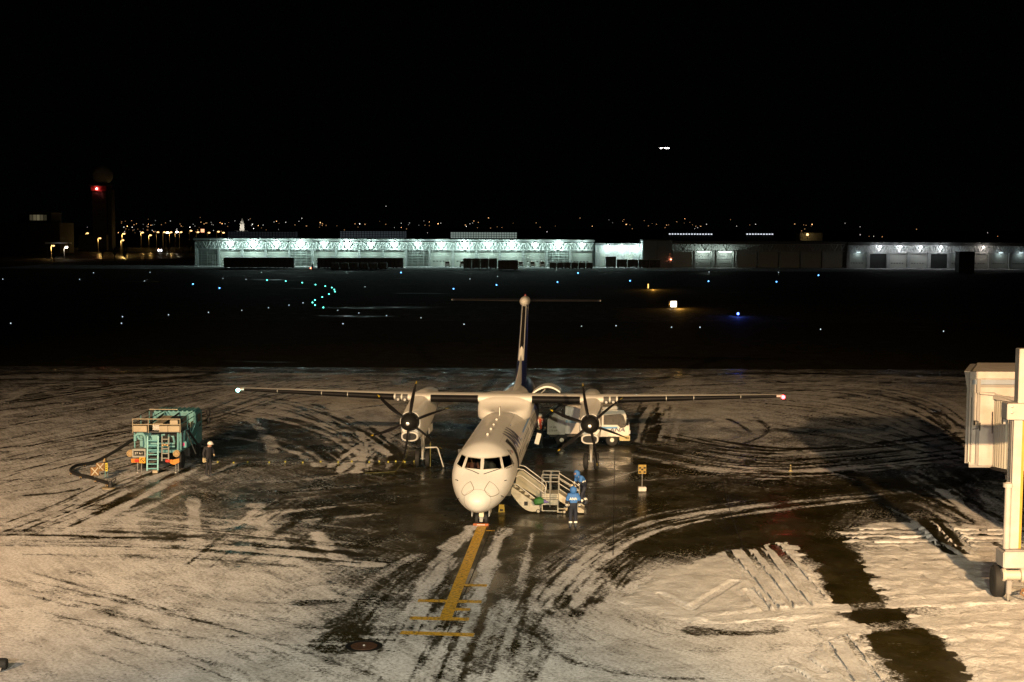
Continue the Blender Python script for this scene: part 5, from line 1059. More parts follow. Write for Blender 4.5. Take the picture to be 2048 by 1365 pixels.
# corrugated rotating curtain
cc = Vector((jx(1986) + 1.36, YF + .25)); rr = []
for z in (jz(940, 53.6), jz(803, 53.6)):
    rr.append([Vector((cc.x + (1.34 + (.025 if j % 2 else 0)) * math.cos(R(175 + j * 2.5)), cc.y + (1.34 + (.025 if j % 2 else 0)) * math.sin(R(175 + j * 2.5)), z)) for j in range(60)])
MB().loft(rr, cap=False, closed=False).build('corrugated_curtain', mat('curtain_beige', (.38, .37, .32), .55), B_, smooth=0)
for nm, mt_, za, zb, r0_, r1_ in (('curtain_track', JW, jz(803, 53.6), jz(795, 53.6), 1.2, 1.46), ('curtain_sill', FRM, jz(946, 53.6), jz(941, 53.6), 1.1, 1.4)):
    MB().loft([[Vector((cc.x + r_ * math.cos(R(172 + j * 5)), cc.y + r_ * math.sin(R(172 + j * 5)), z)) for j in range(32)] for r_, z in ((r0_, za), (r1_, za), (r1_, zb), (r0_, zb))], cap=False, closed=False).build(nm, mt_, B_, smooth=30)
box('curtain_slot', FRM, B_, jx(1987, 54.1), jx(1988.2, 54.1), YF - .16, YF - .12, jz(866), jz(823))
tube('sill_bracket', FRM, B_, [(cc.x - 1.0, YF - .6, jz(945)), (cc.x - 1.0, YF - .6, jz(953)), (cc.x - .85, YF - .6, jz(953)), (cc.x - .85, YF - .6, jz(946))], .04)
tube('roof_conduit', JW, B_, [(jx(1955), YF - .15, jz(786)), (jx(1984), YF - .2, jz(788)), (jx(2020), YF - 1.4, jz(797))], .05)
box('tunnel', JW, B_, 2.6, 5.4, -40, 6.6, 3.6, 6.3, .03)
# lift columns, cross beam, wheel bogie
PXo = Vector((17.3, 46.4, 0))
def lx(px, y): return D(px, 900, y).x - 17.3
yc = 46.9 - 46.4
c0 = lx(2014, 46.9); c1 = lx(2032, 46.9)
tube('hydraulic_ram', CHR, B_, [(c0 + .08, yc, 3.9), (c0 + .08, yc, 6.2)], .055, 14); tube('hydraulic_ram', JG, B_, [(c0 + .18, yc + .05, 3.9), (c0 + .18, yc + .05, 6.2)], .03, 10)
MB().lathe((c0 + .08, yc, 1.72), (0, 0, 1), [(0, .115), (2.1, .105), (2.12, .17), (2.25, .17), (2.27, .10), (2.3, .06)], 20).build('ram_cylinder', JW, B_, smooth=30)
box('column', JW, B_, c1 - .13, c1 + .16, yc - .1, yc + .2, 1.74, 6.2, .015); box('column_flange', mat('flange_ochre', (.42, .26, .03), .55, var=.2), B_, c1 + .162, c1 + .26, yc - .05, yc + .15, 1.74, 6.1, .005)
cbm = box('cross_beam', JW, B_, c0 - .14, c0 + 2.6, yc - .3, yc + .3, 6.18, 6.72, .02)
for x, z in ((c0 + .02, 6.62), (c0 + .02, 6.42)): MB().lathe((x, yc - .3, z), (0, -1, 0), [(0, .04), (.02, .04), (.03, .02)], 10).build('bolt', STEEL, cbm)
box('upper_column', JW, B_, c1 - .02, c1 + .9, yc - .1, yc + .3, 6.72, 8.55, .015); box('beam_plate', JG, B_, c0 - .05, c0 + .12, yc + .3, yc + .5, 5.95, 6.7, .01)
bg_ = box('bogie_box', JW, B_, c0 - .12, c0 + 2.6, yc - .35, yc + .45, 1.12, 1.68, .03); box('bogie_cap', JG, B_, c0 - .05, c1 + .4, yc - .3, yc + .35, 1.69, 1.735, .005)
MB().lathe((c0 - .12, yc - .2, .86), (1, 0, 0), [(0, .05), (0, .2), (.05, .23), (.12, .23), (.14, .17), (.6, .17), (.62, .25), (.7, .27), (.74, .25), (.9, .1)], 22).build('drive_motor', mat('motor_beige', (.48, .43, .36), .5), B_, smooth=30)
wh = MB().lathe((c0 - .28, yc + .25, .55), (1, -.15, 0), [(0, .3), (0, .48), (.05, .54), (.1, .55), (.3, .55), (.35, .54), (.4, .48), (.4, .3)], 30).build('bogie_wheel', TYRE, B_); MB().lathe((c0 - .24, yc + .25, .55), (1, -.15, 0), [(-.02, .1), (0, .28), (.32, .28), (.34, .1)], 20).build('rim', JG, wh)
box('jack_leg', JG, B_, c0 - .05, c0 + .12, yc - .55, yc - .38, .28, .75, .02); tube('jack_screw', STEEL, B_, [(c0 + .03, yc - .46, .0), (c0 + .03, yc - .46, .4)], .045, 12); MB().lathe((c0 + .03, yc - .46, 0), (0, 0, 1), [(0, .16), (.03, .16), (.05, .06)], 16).build('jack_foot', FRM, B_)
for k in range(2): tube('cable_loop', mat('cable_brown', (.16, .09, .04), .6), B_, [(c0 + .9, yc - .5, .45 + .1 * k), (c0 + .45, yc - .6, .40 + .06 * k), (c0 + .38, yc - .6, .34), (c0 + .75, yc - .75, .1)], .035)
# wheel of a neighbouring bridge at the left edge
g = G(3, 1345); lt = thing('bridge_wheel', 'black tyre of another vehicle just inside the left edge', 'wheel', (g.x - .28, g.y + .2, 0))
MB().lathe((-.1, 0, .17), (1, .05, 0), [(0, .08), (0, .14), (.03, .165), (.42, .165), (.46, .14), (.46, .08)], 24).build('tyre', TYRE, lt); MB().prism([(-.3, .0), (.25, .02), (.28, .12), (-.1, .16)], lambda x, z: Vector((x, -.25, z)), lambda x, z: Vector((x, -.17, z))).build('bracket', mat('base_white'), lt)
# ================================================================== FAR SIDE OF THE FIELD
ORD = ['first', 'second', 'third', 'fourth', 'fifth', 'sixth', 'seventh', 'eighth', 'ninth', 'tenth', 'eleventh', 'twelfth', 'thirteenth', 'fourteenth', 'fifteenth', 'sixteenth', 'seventeenth', 'eighteenth', 'nineteenth', 'twentieth']
SHW = mat('shed_panel', (.44, .47, .46), .6, var=.12, scale=.4); SHD = mat('shed_door', (.52, .55, .50), .6, var=.1, scale=.3); SHR = mat('shed_roof', (.16, .17, .17), .7); TRU = mat('truss_white', (.60, .62, .61), .5); DKM = mat('dark_metal', (.02, .022, .022), .6)
COLD = (.72, 1.0, .90)
LAMPM = glow('cold_lamp', (.85, 1, .97), 60)
HY = 440.0
def hx(px, y=HY): return D(px, 510, y).x
def hz(px, py, y=HY): return D(px, py, y).z
def truss(par, x0, x1, z0, z1, y, mt, n=6):
    b = MB()
    for z in (z0, z1): b.box(x0, x1, y - .08, y + .08, z - .08, z + .08)
    w_ = (x1 - x0) / n
    for k in range(n):
        xa, xb = x0 + k * w_, x0 + (k + 1) * w_; za, zb = (z1, z0) if k < n / 2 else (z0, z1); r = .15 if k in (n // 2 - 1, n // 2) else .07
        b.tube([(xa, y, za), (xb, y, zb)], r, 4); b.tube([(xa, y, z0), (xa, y, z1)], .13 if k == n // 2 else .05, 4)
    b.build('roof_truss', mt, par, smooth=0)['kind'] = 'stuff'
def shed_lamp(par, x, y, z, watts, col=COLD, m=LAMPM, r=.30):
    a = box('lamp_bracket', DKM, par, x - .06, x + .06, y, y + 1.5, z + .2, z + .3)
    MB().sphere((x, y - .05, z), r, 10, 7, (1, .8, .75)).build('lamp_head', m, par)
    if watts: lamp('POINT', 'lamp_light', par, (x, y - .4, z - .5), watts, col, .25)
# ---- long lit cargo shed
xs = [hx(390 + 46.9 * k) for k in range(18)]
S1 = thing('cargo_shed', 'long lit cargo shed with truss canopy and roller doors across the field', 'building', (xs[0], HY, 0)); X0 = xs[0]
L1 = xs[17] - X0; ZT = 8.6
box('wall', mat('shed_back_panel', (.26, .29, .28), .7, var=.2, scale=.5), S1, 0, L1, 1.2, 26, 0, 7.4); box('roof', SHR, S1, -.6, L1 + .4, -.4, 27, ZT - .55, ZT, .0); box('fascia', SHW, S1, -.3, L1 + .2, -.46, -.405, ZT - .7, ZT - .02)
box('end_wall', SHW, S1, -.02, .25, -.2, 1.15, 0, 7.3)
OPEN = {0, 4, 9, 15}
for k in range(17):
    x0, x1 = xs[k] - X0, xs[k + 1] - X0
    box('column', SHW, S1, x0 + (.3 if k == 0 else -.35), x0 + (.8 if k == 0 else .35), .2, 1.19, 0, 5.3)
    truss(S1, x0 + .1, x1 - .1, 5.45, 7.55, .1, TRU)
    box('lintel', SHW, S1, x0 + .4, x1 - .4, .7, 1.18, 4.7, 5.3)
    if k in OPEN:
        dr = box('rack_bay', mat('bay_inside', (.30, .33, .30), .7), S1, x0 + .45, x1 - .45, 1.0, 1.15, .1, 4.65)
        for z in (1.0, 1.8, 2.6, 3.4, 4.2): box('rack_shelf', SHW, dr, x0 + .5, x1 - .5, .7, .98, z, z + .14)
        for q in (.25, .5, .75): box('rack_post', SHW, dr, x0 + (x1 - x0) * q - .08, x0 + (x1 - x0) * q + .08, .66, .72, .1, 4.6)
    else:
        dr = box('roller_door', SHD, S1, x0 + .42, x1 - .42, 1.0, 1.15, .06, 4.66)
        for z in (1.55,):
            for q in range(5): box('door_pane', mat('pane_dark', (.06, .07, .07), .3), dr, x0 + 1.1 + q * 1.0, x0 + 1.7 + q * 1.0, .95, .99, z, z + .22)
        for z in (.8, 2.3, 3.05, 3.85): box('door_rib', SHW, dr, x0 + .42, x1 - .42, .965, .99, z, z + .05)
    if k > 0: shed_lamp(S1, (x0 + x1) / 2, -.95, 7.25, (520, 780, 1150)[(k * 7 + k // 3) % 3], r=(.30, .36, .46)[(k * 7 + k // 3) % 3])
# ---- annex with three bare lamps, grey block
S2 = thing('shed_annex', 'low grey shed annex with three bright wall lamps right of the long shed', 'building', (hx(1192), HY + 5, 0)); L2 = hx(1284) - hx(1192)
box('wall', SHW, S2, 0, L2, 0, 18, 0, 6.8); box('roof', SHR, S2, -.1, L2, -.3, 18.2, 6.82, 7.5)
for k, px in enumerate((1217, 1246, 1275)): shed_lamp(S2, hx(px) - hx(1192), -1.6, 6.5, 330, r=.45)
for x0, x1, lit in ((1.6, 3.2, 0), (4.6, 8.4, 1), (9.4, 12.2, 0)): box('doorway', glow('bay_glow', (.75, 1, .92), .55) if lit else SHD, S2, x0, x1, -.06, -.01, .1, 4.1)
for x in (5.9, 7.2): box('door_mullion', SHW, S2, x - .08, x + .08, -.16, -.07, .1, 4.1)
S3 = thing('grey_block', 'plain pale grey windowless block between the sheds', 'building', (hx(1284), HY - 3, 0)); L3 = hx(1342) - hx(1284)
box('wall', mat('block_grey', (.36, .39, .40), .7, var=.1, scale=.3), S3, 0, L3, 0, 22, 0, 8.4); box('parapet', SHR, S3, -.1, L3 + .1, -.1, 22.1, 8.41, 8.7); box('wall_seam', DKM, S3, L3 * .48, L3 * .48 + .08, -.05, -.01, 0, 8.3)
MB().sphere((L3 - .4, -.3, 2.6), .16, 8, 6).build('red_lamp', glow('red_dot', (1, .25, .12), 20), S3)
# ---- dim middle shed with two open bays
S4 = thing('dim_shed', 'unlit cargo shed with two open glowing bays right of the grey block', 'building', (hx(1345), HY, 0)); X0 = hx(1345); L4 = hx(1690) - X0
box('wall', SHW, S4, 0, L4, 5.5, 26, 0, 7.4); box('roof', SHR, S4, -.4, L4 + .3, -.4, 27, 7.6, 8.3)
for k in range(8):
    x0 = L4 * k / 8; x1 = L4 * (k + 1) / 8; truss(S4, x0 + .1, x1 - .1, 5.3, 7.4, .1, TRU); box('column', SHW, S4, x0 - .3, x0 + .3, .2, 1.2, 0, 5.2)
    if k in (1, 2):
        for z in (1.2, 2.4, 3.5): box('rack_shelf', SHW, S4, x0 + .8, x1 - 1.2, 2.6, 3.6, z, z + .16)
        box('bay_partition', SHW, S4, x1 - .9, x1 - .75, 1.3, 5.4, 0, 5.1); lamp('POINT', 'bay_light', S4, ((x0 + x1) / 2, 3.0, 4.4), 260, (.85, 1, .86), .4)
        box('bay_lamp', glow('bay_lamp', (.9, 1, .92), 6), S4, x0 + 1.2, x1 - 1.6, 1.3, 1.5, 4.9, 5.05)
    else: box('roller_door', SHD, S4, x0 + .5, x1 - .5, 1.22, 1.4, .06, 5.0)
# ---- right-hand shed
xr = [hx(1697 + 40.6 * k) for k in range(12)]; X0 = xr[0]
S5 = thing('freight_shed', 'freight shed with five lit truss lamps at the far right', 'building', (X0, HY, 0)); L5 = xr[11] - X0
box('wall', SHW, S5, 0, L5, 1.2, 26, 0, 7.1); box('roof', SHR, S5, -.4, L5, -.4, 27, 7.3, 8.2)
for k in range(11):
    x0, x1 = xr[k] - X0, xr[k + 1] - X0; truss(S5, x0 + .1, x1 - .1, 5.1, 7.1, .1, TRU); box('column', SHW, S5, x0 - .45, x0 + .45, .2, 1.19, 0, 5.0)
    dr = box('roller_door', SHD if k not in (1, 4) else DKM, S5, x0 + .6, x1 - .6, 1.0, 1.15, .06, 4.5)
    if k not in (1, 4):
        for q in range(5): box('door_pane', mat('pane_dark'), dr, x0 + .9 + q * .85, x0 + 1.4 + q * .85, .95, .99, 1.5, 1.72)
    if k in (1, 2, 3, 4, 6): shed_lamp(S5, (x0 + x1) / 2 + (.6 if k > 4 else 0), -1.0, 6.8, 220 if k != 6 else 130, (.95, .97, 1) if k != 6 else (1, .86, .78), glow('white_lamp', (1, .98, 1), 26) if k != 6 else glow('pinkish_lamp', (1, .85, .75), 22))
    if k in (0, 5, 7, 8): lamp('POINT', 'canopy_light', S5, ((x0 + x1) / 2, .1, 4.9), 45, (.8, .97, 1), .3); box('canopy_lamp', glow('canopy_lamp', (.8, .97, 1), 3), S5, (x0 + x1) / 2 - .6, (x0 + x1) / 2 + .6, -.1, .05, 4.98, 5.05)
tb = thing('dark_tank', 'tall dark container block silhouetted before the freight shed', 'container', (hx(1930, 400), 400, 0)); box('block', DKM, tb, -2.2, 2.2, -2, 2, 0, 5.9, .1); box('lid', DKM, tb, -2.3, 2.3, -2.1, 2.1, 5.9, 6.05)

# ---- dark cargo containers and dollies parked in front of the sheds
CT = mat('container_dark', (.11, .12, .115), .6, var=.4, scale=.8); SNT = mat('snow_cap', (.7, .72, .72), .8)
def container(name, label, px, py, wpx, hpx, group, snow=True, y=None):
    g = G(px, py); sc = g.y / F; L, Hh = wpx * sc, hpx * sc
    t = thing(name, label, 'container', (g.x, g.y, 0), 0, group)
    box('body', CT, t, -L / 2, L / 2, 0, 2.2, .42, Hh, .05); box('frame_base', DKM, t, -L / 2, L / 2, .1, 2.1, .22, .40)
    if snow: box('snow_cap', SNT, t, -L / 2 + .05, L / 2 - .05, .05, 2.15, Hh + .002, Hh + .10, .03)
    for q in (-.5, 0.0, .5): box('post', DKM, t, q * L * .98 - .06, q * L * .98 + .06, -.06, -.005, .42, Hh)
    for q in (-.35, .35):
        for yy in (.1, 1.9): MB().lathe((q * L, yy, .16), (0, 1, 0), [(0, .08), (0, .16), (.12, .16), (.12, .08)], 10).build('wheel', TYRE, t)
    return t
rows = [('left row before the long shed', [(456 + 17.6 * k, 536.5, 16.6, 20) for k in range(8)]), ('second row before the long shed', [(643 + 17.2 * k, 537, 16.4, 20) for k in range(10)]),
        ('right row before the long shed', [(935 + 17 * k, 538, 16, 20) for k in range(4)]), ('low row near the annex', [(1106 + 14.5 * k, 538, 13, 12) for k in range(6)]), ('row below the annex', [(1222 + 22 * k, 536, 20, 22 if k == 0 else 16) for k in range(5)]), ('row before the freight shed', [(1764 + 15.8 * k, 536, 12, 11) for k in range(6)])]
for nm, lst in rows:
    for i, (px, py, w_, h_) in enumerate(lst): container('cargo_container', f'dark cargo container, {ORD[i]} from the left in the {nm}', px, py, w_, h_, 'cargo containers parked by the sheds')
for i in range(6): container('cargo_dolly', f'low dark dolly, {ORD[i]} from the left in the front line of the second row', 669 + 19.4 * i, 539.5, 15, 13, 'dollies parked by the sheds', False)
container('cargo_container', 'big dark shelter box with pale edges before the right half of the long shed', 1016, 541, 40, 20, 'cargo containers parked by the sheds', False)
hp_ = [(1395 + 12 * k, 533, 11, 20 - 5 * (k % 2)) for k in range(7)]
for i, (px, py, w_, h_) in enumerate(hp_): container('cargo_container', f'black loaded pallet, {ORD[i]} from the left before the glowing bays', px, py, w_, h_, 'pallets before the glowing bays', False)
# vans, forklift, bins
def van(label, px, py, group='vans parked at the shed doors', col=TW):
    g = G(px, py); g.y = min(g.y, HY - 4.5); t = thing('parked_van', label, 'van', (g.x, g.y, 0), 0, group)
    MB().prism([(-.8, .35), (.8, .35), (.8, 1.0), (.66, 1.85), (-.66, 1.85), (-.8, 1.0)], lambda x, z: Vector((x, 0, z)), lambda x, z: Vector((x, 3.3, z))).build('body', col, t, bevel=.06)
    box('windscreen', PANE, t, -.6, .6, -.03, -.006, 1.05, 1.65); box('grille', BLK, t, -.5, .5, -.03, -.006, .5, .65)
    for q in (-.62, .62): box('head_lamp', mat('lens_bright'), t, q - .13, q + .13, -.04, -.006, .68, .86)
    for q in (-.72, .62):
        for yy in (.5, 2.6): MB().lathe((q, yy, .3), (1, 0, 0), [(0, .15), (0, .3), (.14, .3), (.14, .15)], 12).build('wheel', TYRE, t)
for lb, px, py in (('white van left of the shelter box, farthest left', 897, 533), ('white van half hidden behind the containers', 928, 532), ('white van behind the right end of the shelter box', 1041, 533), ('white van left one of the pair under the door panes', 1064, 533), ('white van right one of the pair under the door panes', 1083, 533)): van(lb, px, py)
g = G(437, 527); fk = thing('forklift', 'white forklift at the left end of the long shed', 'forklift', g); box('body', TW, fk, -.7, .7, 0, 1.2, .3, 1.1, .08); box('mast', TW, fk, -.85, -.72, .2, 1.0, .1, 2.3); box('roof_guard', TW, fk, -.6, .6, 0, 1.2, 2.0, 2.1)
for x in (-.55, .55): tube('guard_post', TW, fk, [(x, .05, 1.1), (x, .05, 2.0)], .05)
for x in (-.5, .5): MB().lathe((x, -.05, .26), (0, 1, 0), [(0, .1), (0, .26), (.2, .26), (.2, .1)], 12).build('wheel', TYRE, fk)
g = G(423, 532); cg = thing('wire_cage', 'pale wire cage trolley beside the forklift', 'cage', g)
for k in range(4): tube('cage_post', TRU, cg, [(-1.3 + k * .85, 0, 0), (-1.3 + k * .85, 0, 3.4)], .06)
for z in (.3, 1.2, 2.2, 3.3): tube('cage_bar', TRU, cg, [(-1.3, 0, z), (1.25, 0, z)], .05)
g = G(856, 531); cg2 = thing('wire_cage', 'stack of pale crates in the open bay near the middle of the shed', 'cage', g)
for i in range(3):
    for j in range(3): box('crate', TRU, cg2, -1.3 + i * .95, -.45 + i * .95, 0, .9, .1 + j * .95, .98 + j * .95, .04)
OR = mat('bin_orange', (.55, .16, .03), .6)
for lb, px in (('orange bin left of the open crate bay', 820), ('orange bin between two vans', 1050)):
    g = G(px, 532); t = thing('bin', lb, 'bin', g, 0, 'orange bins at the shed'); box('body', OR, t, -.55, .55, 0, .9, .05, 1.5, .05); box('lid', OR, t, -.6, .6, -.05, .95, 1.5, 1.62, .03)
g = G(625, 540); t = thing('person', 'tiny dark standing person with red light before the long shed', 'person', g)
MB().lathe((0, 0, 0), (0, 0, 1), [(0, .16), (.8, .2), (1.0, .26), (1.4, .24), (1.5, .08), (1.56, .11), (1.72, .1), (1.8, .02)], 12).build('body', DK, t)
MB().sphere((-.5, -.3, .5), .12, 8, 6).build('wand', glow('red_dot'), t)

# ---- glazed roofs and buildings behind the sheds
def glazed(label, x0, x1, y0, y1, dist, nx, nz, glass, name='glazed_hall'):
    a, b_ = D(x0, y1, dist), D(x1, y0, dist); t = thing(name, label, 'building', (a.x, dist, 0)); L = b_.x - a.x; zb, zt = a.z, b_.z
    box('base', DKM, t, 0, L, 0, 20, 0, zb); box('glazing', glass, t, 0, L, .1, 6, zb + .002, zt)
    for k in range(nx + 1): box('mullion', DKM, t, L * k / nx - .10, L * k / nx + .10, -.15, .095, zb, zt)
    for k in range(nz + 1): box('transom', DKM, t, 0, L, -.12, .09, zb + (zt - zb) * k / nz - .09, zb + (zt - zb) * k / nz + .09)
glazed('dim glazed hall with fine dark grid above the left end of the shed', 455, 590, 464, 476, 520, 24, 4, glow('glass_dim', (.7, .8, .9), .012))
glazed('glazed hall with faint light left of the brighter one', 680, 810, 463, 476, 520, 24, 4, glow('glass_mid', (.7, .85, .95), .035))
glazed('brightly lit glazed hall behind the middle of the shed', 901, 1034, 465, 477, 520, 26, 3, glow('glass_bright', (.8, 1, .88), .20))
for lb, x0, x1, y0, n_ in (('dark shed roof with a row of sixteen white roof lights', 1337, 1426, 468, 16), ('dark shed roof with a row of ten white roof lights', 1492, 1548, 468.5, 10)):
    a, b_ = D(x0, 480, 520), D(x1, 466, 520); t = thing('roof_light_hall', lb, 'building', (a.x, 520, 0)); L = b_.x - a.x; box('hall', DKM, t, 0, L, .5, 20, 0, b_.z)
    for k in range(n_): box('roof_light', glow('roof_light', (.85, .9, 1), 1.1), t, L * (k + .2) / n_, L * (k + .75) / n_, .2, .45, b_.z - .7, b_.z - .35)
a = D(1600, 479, 560); t = thing('orange_lit_block', 'small block glowing orange under a street lamp behind the dim shed', 'building', (a.x, 560, 0)); box('wall', mat('block_grey'), t, 0, 9, 0, 8, 0, a.z + 2.4); box('roof', SHR, t, -.2, 9.2, -.2, 8.2, a.z + 2.41, a.z + 2.7)
lamp('POINT', 'lamp_light', t, (2.5, -2.5, a.z + 1.4), 60, (1, .6, .15), .2); MB().sphere((2.4, -2.6, a.z + 1.9), .5).build('lamp_head', glow('sodium', (1, .6, .25), 2.5), t); tube('lamp_post', DKM, t, [(2.4, -2.5, 0), (2.4, -2.5, a.z + 1.4)], .08)

# ---- radar tower with dome and red light, left building
RT = 700.0; a = D(186, 500, RT); tw = thing('radar_tower', 'tall dark tower with white radar dome and red light', 'tower', (a.x, RT, 0)); zt = D(186, 383, RT).z; CON = mat('tower_concrete', (.10, .10, .10), .7, var=.15, scale=.2)
box('shaft', CON, tw, 0, 7.2, 0, 8, 0, zt, .15); box('stair_shaft', CON, tw, 7.6, 9.4, .8, 7, 0, zt + 1, .1); box('side_block', CON, tw, -6, 8, -4, 6, 0, D(186, 470, RT).z)
box('gallery', mat('gallery_red', (.3, .05, .04), .6), tw, -.4, 7.4, -.4, 8.2, zt + .1, zt + 2.6); box('gallery_roof', SHR, tw, -1.6, 8.2, -1.9, 8.6, zt + 2.65, zt + 3.3)
MB().sphere((4.3, 4, zt + 8.2), 5.1, 24, 16).build('radar_dome', mat('dome_white', (.7, .7, .7), .5, bump=.4, scale=.8), tw, smooth=15)
MB().sphere((2.7, -.8, zt + 1.2), .45, 10, 8).build('red_lamp', glow('red_beacon', (1, .25, .22), 30), tw); lamp('POINT', 'red_light', tw, (2.7, -1.3, zt + 1.3), 90, (1, .03, .04), .3)
for k in range(8): box('wall_joint', SHR, tw, .2, 7.0, -.05, -.01, 3 + k * 3.2, 3.1 + k * 3.2)
BD = 620.0; a = D(0, 498, BD); CON = mat('office_dark', (.06, .06, .06), .8); bl = thing('dark_office_block', 'dark office block with two lit upper windows at the far left', 'building', (a.x - 10, BD, 0)); L = D(120, 498, BD).x - a.x + 10; zt = D(60, 446, BD).z
box('wall', CON, bl, 0, L, 0, 20, 0, zt); zr = D(60, 427, BD).z; x0, x1 = D(38, 435, BD).x - a.x + 10, D(96, 435, BD).x - a.x + 10; box('penthouse', DKM, bl, x0 - 1, x1 + 1, 1, 15, zt + .01, zr); box('roof', SHR, bl, x0 - 1.3, x1 + 1.3, .7, 15.3, zr + .01, zr + .4)
for k, s_ in enumerate((.35, .75, 1.0, .5, .2)):
    xa = D(58 + k * 7, 435, BD).x - a.x + 10; box('lit_window', glow('window_%d' % k, (1, .85, .5), .10 * s_), bl, xa, xa + 1.3, .9, .98, D(60, 441, BD).z, D(60, 430, BD).z)
g = D(135, 488, 560); t = thing('snowy_canopy', 'low snow covered canopy below the dark office block', 'building', (D(90, 490, 560).x, 560, 0)); box('roof', SNT, t, 0, 9.4, 0, 4, g.z, g.z + .5); 
for x in (.4, 9): box('post', CON, t, x, x + .3, .5, .8, 0, g.z - .01)
lamp('POINT', 'lamp_light', t, (6, -1, g.z + 2), 25, (1, .95, .95), .3)
# ---- floodlit small tower and the orange sign
CD = 1100.0; a = D(484, 462, CD); ct = thing('lit_tower', 'slim floodlit white tower rising behind the shed at the left', 'tower', (a.x, CD, 0)); CW = mat('tower_white', (.75, .72, .66), .6)
box('base', DKM, ct, -5, 5, 0, 6, 0, a.z - .01); box('shaft', CW, ct, -1.6, 1.6, 0, 3, a.z, D(484, 449, CD).z); box('lantern', CW, ct, -1.1, 1.1, .4, 2.6, D(484, 448.6, CD).z, D(484, 443, CD).z); MB().lathe((0, 1.5, D(484, 442.8, CD).z), (0, 0, 1), [(0, 1.2), (1.2, .5), (2.6, .05)], 8).build('spire', CW, ct); box('cornice', CW, ct, -1.9, 1.9, -.3, 3.3, D(484, 449, CD).z + .01, D(484, 449, CD).z + .3)
for x in (-4, 4): lamp('POINT', 'floodlight', ct, (x, -5, D(484, 456, CD).z), 900, (1, .93, .8), .3)
a = D(405, 462, 900); sgn = thing('lit_billboard', 'small orange lit sign on posts left of the floodlit tower', 'sign', (a.x, 900, 0)); zc = a.z
box('panel', glow('sign_orange', (1, .42, .22), 1.6), sgn, -1.1, 1.1, 0, .3, zc - 1, zc + 1.1); 
for x in (-.9, .9): box('post', DKM, sgn, x - .1, x + .1, .05, .25, 0, zc - 1.01)
# ---- sodium street lamps and road on the left
sheet('road', ground_material('road_asphalt', None, .3), hx(120, 560), hx(392, 560), 520, 640, -.004, 'dim snowy access road among the street lamps')
SODM = glow('sodium_lamp', (1, .58, .22), 2.2); WHM = glow('street_white', (1, .9, .75), 22)
SL = [(107, 492, 518, 1), (133, 495, 519, 0), (175, 467, 497, 1), (200, 477, 505, 1), (248, 468, 509, 1), (246, 481, 512, 1), (285, 465.5, 496, 1), (301, 471, 500, 1), (316, 465, 494, 1), (329, 465, 495, 1), (335, 466, 497, 0), (342, 465, 494, 1), (354, 464.5, 494, 0), (362, 465, 495, 1), (382, 462, 492, 1), (396, 465, 492, 1), (29, 471, 500, 0), (418, 466, 490, 1), (437, 464, 489, 1), (447, 466, 489, 1)]
for i, (px, py, pb, so) in enumerate(sorted(SL)):
    g = G(px, pb); dist = min(g.y, 780.0); tp = D(px, py, dist)
    t = thing('street_lamp', f'tall glowing street lamp by the access road, {ORD[i]} from the left', 'street lamp', (tp.x, dist, 0), 0, 'street lamps along the access road')
    hh_ = tp.z; tube('post', mat('post_steel', (.35, .33, .3), .5, .5), t, [(-.9, 0, 0), (-.9, 0, hh_ - .2), (-.7, 0, hh_ + .15), (0, 0, hh_ + .25)], .14, 6)
    MB().sphere((0, 0, hh_), .48 * dist / 560, 9, 7, (1.1, .8, .6)).build('lamp_head', SODM if so else WHM, t)
    if i in (1, 2, 3, 4, 5, 6, 7, 8, 12): lamp('POINT', 'lamp_light', t, (0, -.6, hh_ - .9), 650 if so else 200, (1, .58, .16) if so else (1, .9, .75), .3)
for lb, px, py, hl in (('car with bright headlights on the access road', 320, 504, 1), ('car with red tail lights on the access road', 327, 501, 0)):
    g = G(px, py); t = thing('car', lb, 'car', (g.x, min(g.y, 700), 0)); MB().prism([(-.85, .3), (.85, .3), (.85, .85), (.65, 1.4), (-.65, 1.4), (-.85, .85)], lambda x, z: Vector((x, 0, z)), lambda x, z: Vector((x, 4, z))).build('body', DKM, t, bevel=.1)
    for q in (-.6, .6): MB().sphere((q, -.1, .7), .3 if hl else .2, 8, 6).build('lamp', glow('head_lamp', (.95, .97, 1), 16) if hl else glow('red_dot'), t)
    for q in (-.75, .6):
        for yy in (.6, 3.2): MB().lathe((q, yy, .3), (1, 0, 0), [(0, .1), (0, .3), (.15, .3), (.15, .1)], 10).build('wheel', TYRE, t)
    if hl: lamp('POINT', 'beam', t, (0, -1, .8), 60, (1, .97, .95), .2)
# bare winter trees by the road
BARK = mat('bark', (.06, .045, .035), .85); 
for i, (px, pb, ht) in enumerate(((352, 508, 7), (366, 507, 8), (379, 506, 7.5), (338, 511, 6), (230, 523, 6), (250, 526, 5), (205, 524, 5.5), (108, 524, 3.5))):
    g = G(px, pb); dist = min(g.y, 640); t = thing('bare_tree', f'leafless dark tree, {ORD[i]} of the trees by the access road', 'tree', (D(px, pb, dist).x, dist, 0), random.random() * 6, 'bare trees along the access road'); rr_ = random.Random(i)
    tube('trunk', BARK, t, [(0, 0, 0), (.1, 0, ht * .4), (0, .1, ht * .75)], [.2, .14, .06], 7); cr = MB()
    for k in range(46):
        z0 = ht * rr_.uniform(.28, .74); a_ = rr_.uniform(0, 6.28); l = ht * rr_.uniform(.14, .34); e = Vector((math.cos(a_) * l * .7, math.sin(a_) * l * .7, z0 + l * .75)); cr.tube([(0, 0, z0), e * .55 + Vector((0, 0, z0 * .45)), e], [.05, .035, .015], 4)
        for q in range(3):
            e2 = e * .6 + Vector((0, 0, z0 * .4)); cr.tube([e2, e2 + Vector((rr_.uniform(-.8, .8), rr_.uniform(-.8, .8), rr_.uniform(.3, 1)))], [.025, .01], 3)
    cr.build('crown', BARK, t)

